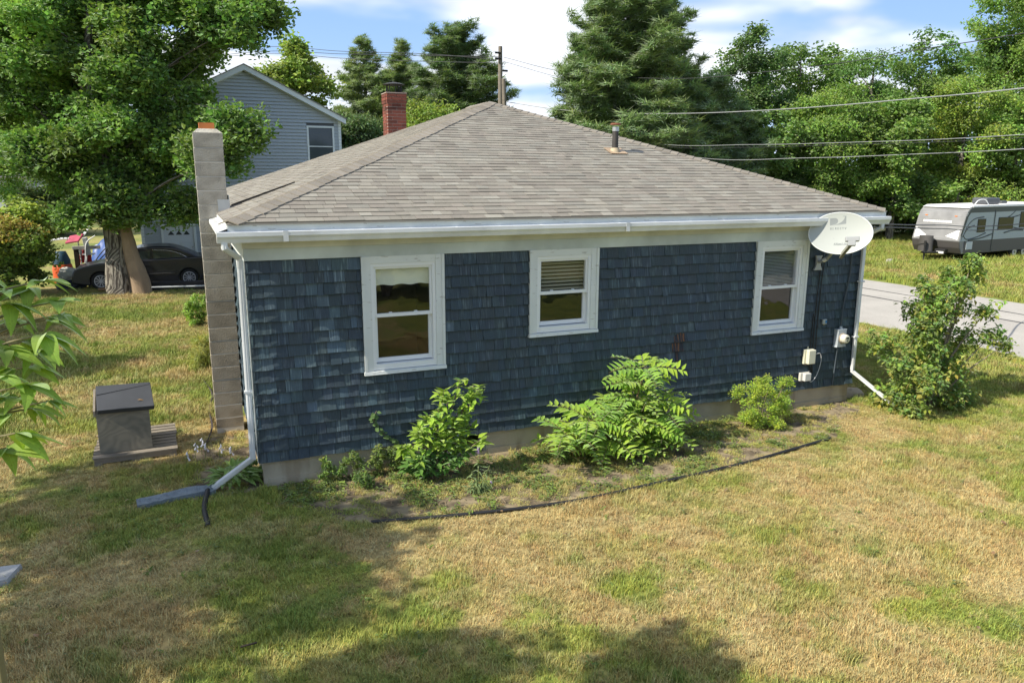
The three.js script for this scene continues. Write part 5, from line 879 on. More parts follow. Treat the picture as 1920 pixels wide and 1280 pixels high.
// small-leaved shrubs made of leaf clumps on stems
function shrub(o) {
  seed(o.seed); const t = thing(o.name, o.label, o.cat || 'shrub', o.pos, 0, o.group), wood = [], list = [];
  for (const [x, y, z, r, n] of o.tips) {
    wood.push(limb([V(x * 0.08 + rr(-0.04, 0.04), -0.02, z * 0.08), V(x * 0.45 + gauss() * 0.06, y * 0.5, z * 0.45 + gauss() * 0.06), V(x, y, z)], [o.stem, o.stem * 0.65, 0.004], 6, 0.15));
    for (let i = 0; i < n; i++) { const q = V(gauss(), gauss() * 0.9, gauss()).multiplyScalar(r).add(V(x, y, z)); if (q.y < 0.06) q.y = rr(0.06, 0.2); const c = pick(o.colors); list.push([place(q.x, q.y, q.z, (o.leaf || 1) * rr(0.7, 1.25), rr(-0.5, 0.5), rr(0, 6.28), rr(-0.5, 0.5)), shadeOf(c, 0.14)]); }
  }
  part('stems', mergeGeometries(wood), o.wood || M.twig, t); instances('foliage', o.geo, M.leaf, list, t); return t;
}
{
  const b = gnd(1425, 800), D = depthOf(b), tips = []; seed(420);
  const P = (px, py) => { const q = at(px, py, D); return [q.x - b.x, Math.max(0.12, q.y), gauss() * 0.18]; };
  for (const [px, py] of [[1400, 722], [1425, 718], [1440, 730], [1462, 715], [1385, 735], [1380, 760], [1410, 750], [1435, 755], [1455, 745], [1475, 755], [1395, 780], [1420, 775], [1450, 775], [1470, 770], [1410, 790], [1440, 790], [1483, 750]]) tips.push([...P(px, py), 0.11, 44]);
  for (const [a, b] of [[1467, 706], [1370, 745], [1490, 742], [1437, 708], [1405, 712]]) tips.push([...P(a, b), 0.035, 8]);
  shrub({ name: 'small_shrub', label: 'small rounded yellow-green shrub near the utility boxes', seed: 421, pos: [b.x, 0, b.z], tips, stem: 0.008, geo: clump(16, 0.075, 0.036, 0.022, 430), colors: [[0.37, 0.52, 0.04], [0.28, 0.45, 0.04], [0.45, 0.57, 0.05], [0.40, 0.50, 0.05]] });
}
{
  const b = gnd(1735, 762), D = depthOf(b), tips = []; seed(425);
  const P = (px, py) => { const q = at(px, py, D); return [q.x - b.x, Math.max(0.15, q.y), gauss() * 0.45]; };
  for (const [px, py, r, n] of [[1812, 490, 0.12, 16], [1830, 515, 0.14, 16], [1800, 520, 0.16, 16], [1760, 530, 0.17, 16], [1735, 545, 0.17, 20], [1700, 555, 0.2, 22], [1680, 585, 0.2, 24], [1655, 605, 0.18, 18], [1720, 590, 0.22, 26], [1760, 575, 0.2, 20], [1800, 570, 0.2, 16], [1825, 580, 0.14, 12], [1640, 640, 0.22, 24], [1680, 640, 0.24, 30], [1720, 630, 0.24, 26], [1770, 625, 0.22, 22], [1815, 630, 0.22, 18], [1860, 625, 0.15, 12], [1878, 645, 0.12, 10], [1620, 670, 0.16, 16], [1650, 690, 0.24, 30], [1695, 690, 0.24, 30], [1745, 680, 0.22, 22], [1790, 680, 0.22, 22], [1830, 670, 0.2, 16], [1640, 735, 0.2, 26], [1670, 745, 0.2, 30], [1710, 745, 0.2, 24], [1760, 740, 0.2, 22], [1800, 735, 0.2, 22], [1840, 720, 0.2, 16], [1820, 755, 0.14, 12], [1690, 520, 0.08, 6], [1665, 530, 0.06, 5]]) tips.push([...P(px, py), r * 1.2, Math.round(n * 2.7)]);
  shrub({ name: 'tall_shrub', label: 'tall loose shrub with many woody stems beside the right downspout', seed: 426, pos: [b.x, 0, b.z], tips, stem: 0.028, geo: clump(9, 0.13, 0.085, 0.055, 431), colors: [[0.19, 0.32, 0.05], [0.23, 0.37, 0.05], [0.32, 0.43, 0.06], [0.14, 0.24, 0.05], [0.35, 0.38, 0.08]], wood: std([0.24, 0.195, 0.14], 0.9) });
}
{
  const b = gnd(897, 925), D = depthOf(b), t = thing('butterfly_bush', 'small grey-green butterfly bush with pale purple flower spikes', 'shrub', [b.x, 0, b.z]); seed(440);
  const g = Array.from({ length: 4 }, () => leafOf(0.10, 0.022, [0.22, 0.31, 0.11], { n: 3, droop: rr(0.2, 0.6) })), wood = [];
  const tipsP = [[893, 850, 1], [915, 870, 0], [880, 880, 0], [905, 895, 0], [925, 915, 2], [870, 905, 0], [893, 900, 0], [910, 915, 0], [880, 915, 0]];
  for (const [px, py, f] of tipsP) {
    const q = at(px, py, D), p = V(q.x - b.x, Math.max(0.1, q.y), gauss() * 0.06); wood.push(limb([V(0, 0, 0), p.clone().multiplyScalar(0.5).add(V(0, 0.02, 0)), p], [0.006, 0.004, 0.003], 5));
    for (let k = 0; k < 20; k++) { const o = part('leaf', pick(g), M.leaf, t), u = rr(0.2, 1); o.position.set(p.x * u, p.y * u, p.z * u); o.rotation.set(rr(-0.4, 0.4), rr(0, 6.28), rr(-0.5, 0.5)); o.scale.setScalar(rr(0.6, 1.1)); }
    if (f) { const c = clump(40, 0.03, 0.016, 0.012, 441).scale(0.55, f > 1 ? 0.9 : 2.4, 0.55).translate(p.x, p.y + (f > 1 ? 0.02 : 0.07), p.z), o = part('flower_spike', c, std([0.40, 0.27, 0.50], 0.8, { side: THREE.DoubleSide }), t); }
  }
  part('stems', mergeGeometries(wood), M.greenStem, t);
}
// hostas at the corner
function hosta(pos, n, R, H, label, sd, c, o = {}) {
  seed(sd); const t = thing('hosta_plant', label, 'plant', pos), lv = Array.from({ length: 5 }, () => leafOf(0.2, 0.075, c, { n: 5, droop: rr(0.25, 0.6), fold: 0.35 }));
  for (let i = 0; i < n; i++) { const q = part('leaf', pick(lv), M.veined, t), a = rr(0, 6.28), d = R * Math.sqrt(rnd()); q.position.set(Math.cos(a) * d * 0.9, rr(0.05, H) * (1 - 0.5 * d / R), Math.sin(a) * d * 0.6); q.rotation.order = 'YZX'; q.rotation.set(rr(-0.3, 0.3), -a + rr(-0.5, 0.5), rr(0.1, 0.8)); q.scale.setScalar(rr(0.65, 1.15)); }
  part('crown_base', new THREE.SphereGeometry(0.06, 8, 6).scale(1.4, 0.7, 1.2), M.greenStem, t);
  return t;
}
{ const p = gnd(432, 905); hosta([p.x + 0.03, 0, p.z + 0.02], 84, 0.32, 0.26, 'leafy green hosta under the left downspout', 450, [0.27, 0.43, 0.08]); const q = gnd(484, 893); hosta([q.x - 0.02, 0, q.z + 0.04], 20, 0.10, 0.30, 'small dark green plant at the foundation corner', 451, [0.12, 0.22, 0.05]); }
{ seed(455); const st = [[366, 848], [378, 838], [385, 848], [412, 850], [432, 855], [350, 865]]; st.forEach(([px, py], i) => { const p = gnd(px, py + 14), t = thing('flower_stalk', 'drooping white bellflower stalk beside the chimney bed', 'flower', [p.x, 0, p.z], 0, 'white flower stalks beside the chimney bed'); const h = 0.26; part('stem', tube([[0, 0, 0], [0.01, h * 0.7, 0], [0.03, h, 0.02]], 0.004, 8, 4), M.greenStem, t); for (let k = 0; k < 4; k++) { const a = rr(0, 6.28), g = new THREE.CylinderGeometry(0.004, 0.015, 0.045, 6, 1, true).translate(0, -0.03, 0).rotateZ(0.5).rotateY(a).translate(0.025, h - k * 0.03, 0.015); part('blossom', g, std([0.72, 0.70, 0.76], 0.7, { side: THREE.DoubleSide }), t); } }); }
// vine climbing the shingles and weeds by the foundation
{
  const pts = [[746, 828], [735, 822], [722, 815], [708, 800], [700, 785], [706, 770]].map(([a, b]) => { const d = at(a, b, 1).sub(EYE), k = (0.03 - EYE.z) / d.z, q = EYE.clone().addScaledVector(d, k); return q; });
  const t = thing('climbing_vine', 'short vine climbing the blue shingles left of the shrub', 'vine', [pts[0].x, 0, 0.03]); seed(460); const loc = pts.map(p => p.clone().sub(t.position));
  part('stem', tube([[0.03, 0.0, 0.02], [0.02, 0.25, 0.0], ...loc.map(p => [p.x, p.y, p.z])], 0.005, 30, 5), M.twig, t);
  const lv = Array.from({ length: 4 }, () => leafOf(0.06, 0.05, [0.14, 0.24, 0.07], { n: 3, droop: 0.2 })); const cu = new THREE.CatmullRomCurve3(loc);
  for (let i = 0; i < 34; i++) { const q = cu.getPoint(i / 34), o = part('leaf', pick(lv), M.leaf, t); o.position.set(q.x + gauss() * 0.015, q.y, q.z + 0.012); o.rotation.set(rr(0.6, 1.3), rr(-0.6, 0.6) + (i % 2 ? 0 : 3.14), rr(-0.6, 0.3)); o.scale.setScalar(rr(0.7, 1.2)); }
}
[[618, 905, 0.22, 0.30, 'spreading weed plant at the foundation nearest the corner'], [660, 900, 0.26, 0.34, 'tangled weed plant between the corner and the leafy shrub'], [712, 885, 0.20, 0.40, 'fern-like weed against the foundation left of the leafy shrub'], [742, 880, 0.16, 0.34, 'weed plant touching the base of the leafy shrub'], [1055, 868, 0.2, 0.22, 'weed clump at the foot of the feathery shrub'], [690, 915, 0.22, 0.2, 'low straggling weed in front of the foundation']].forEach(([px, py, r, h, label], i) => {
  const b = gnd(px, py), tips = []; seed(470 + i); for (let k = 0; k < 9; k++) tips.push([gauss() * r * 0.7, rr(0.3, 1) * h, Math.max(-b.z + 0.06, gauss() * r * 0.5), 0.05, 9]);
  shrub({ name: 'weed_plant', label, cat: 'plant', seed: 480 + i, pos: [b.x, 0, Math.max(0.12, b.z)], tips, stem: 0.004, geo: clump(9, 0.05, 0.05, 0.02, 432 + i), colors: [[0.17, 0.28, 0.04], [0.12, 0.21, 0.04], [0.22, 0.30, 0.05]], wood: M.greenStem });
});
// plants along the side wall beyond the chimney
[[372, 610, 0.45, 0.75, [0.26, 0.42, 0.04], 'fresh green plant by the side wall beyond the chimney'], [385, 665, 0.25, 0.4, [0.44, 0.46, 0.08], 'pale yellow-green ornamental grass beside the chimney'], [388, 690, 0.22, 0.35, [0.40, 0.42, 0.08], 'second pale ornamental grass against the chimney base']].forEach(([px, py, r, h, c, label], i) => {
  const b = gnd(px, py), tips = []; seed(490 + i); for (let k = 0; k < 16; k++) tips.push([gauss() * r * 0.8, rr(0.2, 1) * h, gauss() * r * 0.8, 0.09, 10]);
  shrub({ name: 'side_plant', label, cat: 'plant', seed: 495 + i, pos: [b.x, 0, b.z], tips, stem: 0.006, geo: i ? clump(16, 0.09, 0.16, 0.014, 440 + i) : clump(10, 0.1, 0.09, 0.045, 440), colors: [c, [c[0] * 0.75, c[1] * 0.8, c[2]]], wood: M.greenStem });
});
// young hickory in the foreground
{
  seed(501); const D = 3.05, t = thing('young_hickory', 'young hickory sapling with large pointed leaves close by', 'sapling', (() => { const p = at(-110, 700, D); return [p.x, 0, p.z]; })());
  const L = (px, py, d = D) => at(px, py, d).sub(t.position), wood = [limb([V(0, -0.05, 0), V(0.03, 1.2, 0.02), V(0.05, 2.4, 0), L(-70, 560), L(-20, 470)], [0.032, 0.028, 0.02, 0.012, 0.005], 7)];
  const lv = Array.from({ length: 8 }, () => leafOf(0.142, 0.06, [0.31, 0.48, 0.045], { n: 8, droop: rr(0.1, 0.6), fold: rr(0.12, 0.4) }));
  // hubs of five leaflets: [px, py, scale, turn, depth]
  const hubs = [[78, 527, 1.0, 0.3, 3.0], [104, 565, 0.9, 0.9, 3.1], [8, 545, 1.0, 2.1, 3.0], [92, 598, 0.95, -0.3, 3.05], [80, 627, 1.1, 0.1, 2.95], [30, 600, 0.9, 1.4, 3.2], [45, 640, 0.9, -0.6, 3.2], [60, 685, 0.95, 0.2, 3.25], [20, 690, 0.9, 2.4, 3.1], [52, 722, 1.0, 0.5, 2.95], [88, 752, 0.75, 0.0, 3.0], [60, 765, 0.8, -0.8, 3.05], [15, 775, 0.9, 2.6, 3.0], [28, 812, 1.15, -0.7, 2.85], [2, 740, 0.9, 2.0, 3.1], [-20, 640, 1, 1, 3.0], [-30, 820, 1, 1.6, 2.9], [-40, 520, 1, 0.8, 3.1], [55, 540, 0.95, 1.8, 3.1], [110, 590, 0.8, 0.5, 3.15], [15, 570, 1.0, 0.4, 3.0], [70, 655, 0.95, 0.8, 3.1], [5, 655, 1.0, 0.2, 3.0], [35, 745, 0.9, 1.2, 3.1], [0, 705, 1.0, 0.6, 2.95], [10, 840, 1.0, 0.2, 2.95]];
  for (const [px, py, s, turn, d] of hubs) {
    const h = L(px, py, d), r = L(px - 75, py + 18, d + 0.05); wood.push(limb([L(-60, py + 55, D), r, h], [0.008, 0.005, 0.003], 5));
    for (let k = 0; k < 5; k++) {
      const o = part('leaf', pick(lv), M.veined, t); o.position.copy(h);
      // leaflets fan out to the side and hang
      const a = turn + (k - 2) * 0.62 + rr(-0.15, 0.15), side = rgt.clone().multiplyScalar(Math.cos(a)).addScaledVector(fwd, -Math.sin(a) * 0.9).add(V(0, rr(-0.55, 0.2), 0)).normalize();
      const z = side.clone().cross(V(0, 1, 0)).normalize(), y = z.clone().cross(side); o.quaternion.setFromRotationMatrix(new THREE.Matrix4().makeBasis(side, y, z)); o.rotateX(rr(-0.4, 0.4)); o.scale.setScalar(s * (k === 2 ? 1.1 : k % 4 === 0 ? 0.75 : 0.95) * rr(0.9, 1.1));
    }
  }
  part('stems', mergeGeometries(wood), std([0.17, 0.15, 0.07], 0.8), t);
}

// ================= NEIGHBOURS, VEHICLES, WIRES =================
// gabled house behind the side yard
{
  const Z = -23.0, X0 = -2.15, X1 = 5.62, AX = 1.98, AY = 8.05, sl = 0.497, t = thing('gabled_house', 'two-storey gabled house with pale blue-grey vinyl siding and white trim', 'house', [0, 0, Z]);
  const sid = std([0.42, 0.465, 0.485], 0.45), trim = std([0.70, 0.76, 0.76], 0.5), ex = 0.13; seed(601);
  const roofY = x => AY - Math.abs(x - AX) * sl;
  const holes = [[4.33, 5.28, 4.30, 5.78], [-1.38, -0.30, -0.05, 1.93], [0.3, 1.25, 4.30, 5.70]];
  part('wall_core', (() => { const g = new GB(), d = 9; g.box(X0 + 0.02, X1 - 0.02, 0, 5.9, -d, -0.03); const a = [X0 + 0.02, 5.9], b = [X1 - 0.02, 5.9], q = (x, y, z) => [x, y, z]; g.tri(q(a[0], 5.9, -0.03), q(b[0], 5.9, -0.03), q(AX, AY - 0.25, -0.03)); return g.geo(); })(), std([0.10, 0.11, 0.12], 0.8), t);
  for (let y = 0.25; y < AY - 0.3; y += ex) {
    const h = Math.max(0, (y + ex * 0.5 - roofY(X0) + 0.12) / sl), l = Math.max(X0, AX - (AY - 0.2 - y) / sl), r = Math.min(X1, AX + (AY - 0.2 - y) / sl); if (r - l < 0.1) break;
    let spans = [[l, r]]; for (const o of holes) if (y + ex > o[2] - 0.08 && y < o[3] + 0.08) spans = spans.flatMap(([a, b]) => [[a, Math.min(b, o[0] - 0.08)], [Math.max(a, o[1] + 0.08), b]].filter(([p, q]) => q - p > 0.05 && q > p));
    for (const [a, b] of spans) { const g = new GB(), w = 0.0; g.hex([[a, y, 0.036], [b, y, 0.036], [b, y + 0.004, -0.028], [a, y + 0.004, -0.028], [a, y + ex, -0.014], [b, y + ex, -0.014], [b, y + ex, -0.028], [a, y + ex, -0.028]]); part('siding_board', g.geo(), sid, t); }
  }
  for (const s of [-1, 1]) { const L = s < 0 ? AX - X0 + 0.22 : X1 - AX + 0.2, P = (d, u, z) => [AX + s * d, AY - d * sl + u, z]; const g = new GB(), f = (d0, d1, u0, u1, z0, z1) => { const q = [P(d0, u0, z1), P(d1, u0, z1), P(d1, u0, z0), P(d0, u0, z0), P(d0, u1, z1), P(d1, u1, z1), P(d1, u1, z0), P(d0, u1, z0)]; g.hex(q); };
    f(0, L, -0.20, 0, 0.06, 0.24); part('rake_board', g.geo(), trim, t); const g2 = new GB(), q = (u0, u1, z0, z1) => g2.hex([P(0, u0, z1), P(L + 0.05, u0, z1), P(L + 0.05, u0, z0), P(0, u0, z0), P(0, u1, z1), P(L + 0.05, u1, z1), P(L + 0.05, u1, z0), P(0, u1, z0)]); q(0.002, 0.035, -9.2, 0.27); part('roof_plane', g2.geo(), std([0.30, 0.30, 0.30], 0.9, { map: T.asphaltShingle }), t); const g3 = new GB(); g3.hex([P(0, -0.22, 0.059), P(L, -0.22, 0.059), P(L, -0.22, 0), P(0, -0.22, 0), P(0, -0.202, 0.059), P(L, -0.202, 0.059), P(L, -0.202, 0), P(0, -0.202, 0)]); part('rake_soffit', g3.geo(), trim, t); }
  part('corner_board', bx(X0 - 0.02, X0 + 0.09, 0, roofY(X0) - 0.15, -0.05, 0.03), trim, t); part('corner_board', bx(X1 - 0.09, X1 + 0.02, 0, roofY(X1) - 0.15, -0.05, 0.03), trim, t);
  for (const [i, h] of holes.entries()) {
    if (i === 1) {
      const d = group('door', t); part('frame', new GB().box(h[0] - 0.09, h[0], 0, h[3] + 0.09, -0.05, 0.04).box(h[1], h[1] + 0.09, 0, h[3] + 0.09, -0.05, 0.04).box(h[0], h[1], h[3], h[3] + 0.09, -0.05, 0.038).geo(), trim, d);
      part('panel', bx(h[0] + 0.002, h[1] - 0.002, 0, h[3] - 0.002, -0.05, -0.004), std([0.62, 0.67, 0.70], 0.45), d);
      for (const a of [0.14, 0.58]) part('raised_panel', rbox(0.34, 0.75, 0.02, 0.008, h[0] + a + 0.18, 0.95, 0.0), std([0.62, 0.67, 0.70], 0.45), d);
      const cx = (h[0] + h[1]) / 2, y = h[3] - 0.33; for (let k = -1; k <= 1; k++) { const s = new GB(); s.tri([cx + k * 0.28 - 0.12, y, 0.002], [cx + k * 0.28 + 0.12, y, 0.002], [cx + k * 0.28, y + 0.16, 0.002]); part('pane', s.geo(), std([0.03, 0.04, 0.05], 0.1), d); }
      part('knob', new THREE.SphereGeometry(0.035, 10, 8).translate(h[1] - 0.08, 0.95, 0.03), M.steel, d); part('deadbolt', new THREE.SphereGeometry(0.028, 10, 8).translate(h[1] - 0.08, 1.12, 0.02), M.steel, d);
      continue;
    }
    const w = group('window', t), s = new GB(), b = 0.075; s.box(h[0] - b, h[0], h[2] - b, h[3] + b, -0.05, 0.03).box(h[1], h[1] + b, h[2] - b, h[3] + b, -0.05, 0.03).box(h[0], h[1], h[3], h[3] + b, -0.05, 0.028).box(h[0], h[1], h[2] - b, h[2], -0.05, 0.034); part('frame', s.geo(), trim, w);
    part('pane', bx(h[0], h[1], h[2], h[3], -0.028, -0.02), std([0.06, 0.075, 0.085], 0.06), w); part('meeting_rail', bx(h[0] + 0.001, h[1] - 0.001, (h[2] + h[3]) / 2 - 0.02, (h[2] + h[3]) / 2 + 0.02, -0.018, 0.005), trim, w);
  }
}
// far grey house on the left
{
  const p = at(12, 355, 62), t = thing('distant_house', 'distant pale grey house with dark shutters beyond the shrubs', 'house', [p.x, 0, p.z], -0.2), g = std([0.42, 0.45, 0.47], 0.6);
  part('wall', bx(-5, 1.6, 0, 3.6, -6, 0), g, t); part('roof', (() => { const q = new GB(); q.hex([[-5.3, 3.6, 0.3], [1.9, 3.6, 0.3], [1.9, 3.6, -6.3], [-5.3, 3.6, -6.3], [-5.3, 5.2, -3], [1.9, 5.2, -3], [1.9, 5.2, -3.2], [-5.3, 5.2, -3.2]]); return q.geo(); })(), std([0.16, 0.16, 0.17], 0.9), t);
  for (const x of [-1.9, 0.3]) { const w = group('window', t); part('pane', bx(x, x + 0.9, 1.2, 2.6, -0.02, 0.03), std([0.04, 0.05, 0.06], 0.1), w); part('frame', new GB().box(x - 0.08, x, 1.1, 2.7, 0, 0.06).box(x + 0.9, x + 0.98, 1.1, 2.7, 0, 0.06).geo(), M.white, w); part('shutter', bx(x - 0.5, x - 0.1, 1.1, 2.7, 0, 0.05), std([0.02, 0.03, 0.03], 0.6), t); }
}
// black sedan
{
  const f = gnd(190, 545), r = gnd(356, 537), ax = Math.atan2(-(r.z - f.z), r.x - f.x), t = thing('black_sedan', 'black four-door sedan parked behind the maple trunk', 'car', [f.x, 0, f.z - 0.08], ax), WB = Math.hypot(r.x - f.x, r.z - f.z);
  const paint = new THREE.MeshPhysicalMaterial({ color: C(0.012, 0.013, 0.018), roughness: 0.35, clearcoat: 0.35, clearcoatRoughness: 0.05 }), W = 1.72, chrome = std([0.7, 0.7, 0.72], 0.2, { metalness: 0.9 });
  const body = new THREE.Shape(); const fr = 0.34; body.moveTo(-0.80, 0.30); body.lineTo(-fr - 0.03, 0.22); body.absarc(0, 0.31, fr + 0.03, Math.PI + 0.2, -0.25, true); body.lineTo(WB - fr - 0.03, 0.2); body.absarc(WB, 0.31, fr + 0.03, Math.PI + 0.25, -0.2, true); body.lineTo(WB + 0.98, 0.34); body.quadraticCurveTo(WB + 1.06, 0.6, WB + 1.0, 0.92); body.quadraticCurveTo(WB + 0.6, 1.02, WB + 0.3, 1.0); body.lineTo(0.55, 0.93); body.quadraticCurveTo(-0.3, 0.88, -0.74, 0.68); body.quadraticCurveTo(-0.86, 0.5, -0.80, 0.30);
  const ext = (s, w, bev) => new THREE.ExtrudeGeometry(s, { depth: w - 2 * bev, bevelEnabled: true, bevelSize: bev, bevelThickness: bev, bevelSegments: 4, curveSegments: 14 }).translate(0, 0, -w + bev);
  part('body', ext(body, W, 0.05), paint, t);
  const cab = new THREE.Shape(); cab.moveTo(0.52, 0.9); cab.quadraticCurveTo(1.0, 1.30, 1.32, 1.35); cab.quadraticCurveTo(1.9, 1.41, 2.35, 1.34); cab.quadraticCurveTo(2.8, 1.22, 3.18, 0.97); cab.lineTo(3.1, 0.9); cab.closePath(); const k = WB / 2.83; 
  part('cabin', ext(cab, 1.46, 0.07).scale(k, 1, 1).translate(0, 0, -0.13), paint, t);
  const gl = std([0.05, 0.065, 0.06], 0.04), win = (pts, z) => { const s = new THREE.Shape(pts.map(p => new THREE.Vector2(p[0] * k, p[1]))); return new THREE.ExtrudeGeometry(s, { depth: 0.02, bevelEnabled: false }).translate(0, 0, z); };
  for (const z of [-0.137, -1.603]) for (const p of [[[0.82, 0.96], [1.08, 1.18], [1.34, 1.285], [1.62, 1.305], [1.60, 0.95]], [[1.70, 0.95], [1.72, 1.31], [2.2, 1.27], [2.28, 1.25], [2.28, 0.95]], [[2.32, 0.95], [2.32, 1.235], [2.56, 1.14], [2.74, 1.02], [2.68, 0.95]]]) part('side_window', win(p, z), gl, t);
  part('window_trim', tube([[0.82 * k, 0.945, -0.115], [1.6 * k, 0.938, -0.115], [2.74 * k, 0.945, -0.115], [2.82 * k, 1.0, -0.12], [2.6 * k, 1.15, -0.12], [2.25 * k, 1.275, -0.12], [1.7 * k, 1.325, -0.12]], 0.011, 50, 5), chrome, t);
  part('side_molding', rbox(WB - 0.9, 0.035, 0.02, 0.008, WB / 2, 0.5, 0.004), std([0.05, 0.05, 0.055], 0.4), t);
  for (const z of [-0.3, -1.42]) { const h = part('headlight', rbox(0.10, 0.12, 0.34, 0.03, -0.755, 0.60, z), std([0.55, 0.56, 0.55], 0.12), t); part('indicator', rbox(0.15, 0.09, 0.04, 0.02, -0.70, 0.60, z > -1 ? -0.055 : -1.665), std([0.75, 0.26, 0.03], 0.3), t); }
  part('bumper', rbox(0.14, 0.2, W - 0.04, 0.05, -0.80, 0.40, -W / 2), paint, t); part('bumper', rbox(0.14, 0.22, W - 0.04, 0.05, WB + 1.0, 0.45, -W / 2), paint, t);
  part('mirror', rbox(0.1, 0.11, 0.16, 0.03, 0.92 * k, 1.0, 0.03), paint, t); part('door_seam', bx(1.66 * k, 1.672 * k, 0.3, 0.94, 0.0005, 0.003), M.black, t);
  for (const [x, y] of [[1.5, 0.82], [2.35, 0.83]]) part('door_handle', rbox(0.16, 0.028, 0.03, 0.01, x * k, y, 0.012), paint, t);
  for (const x of [0, WB]) for (const z of [-0.11, -W + 0.11]) { const w = group('wheel', t); w.position.set(x, 0.31, z); part('tyre', new THREE.TorusGeometry(0.255, 0.062, 12, 32).scale(1, 1, 1.6), M.rubber, w); const s = z > -1 ? 1 : -1; part('rim', new THREE.CylinderGeometry(0.2, 0.2, 0.03, 28).rotateX(Math.PI / 2).translate(0, 0, s * 0.045), std([0.06, 0.06, 0.065], 0.5), w); for (let i = 0; i < 10; i++) part('spoke', new THREE.BoxGeometry(0.17, 0.024, 0.02).translate(0.105, 0, s * 0.068).rotateZ(i / 10 * 6.28319), std([0.5, 0.5, 0.52], 0.35, { metalness: 0.5 }), w); part('rim_lip', new THREE.TorusGeometry(0.2, 0.014, 8, 32).translate(0, 0, s * 0.068), std([0.6, 0.6, 0.62], 0.3, { metalness: 0.6 }), w); part('hub_cap', new THREE.CylinderGeometry(0.05, 0.05, 0.02, 14).rotateX(Math.PI / 2).translate(0, 0, s * 0.075), std([0.45, 0.45, 0.47], 0.35), w); }
}
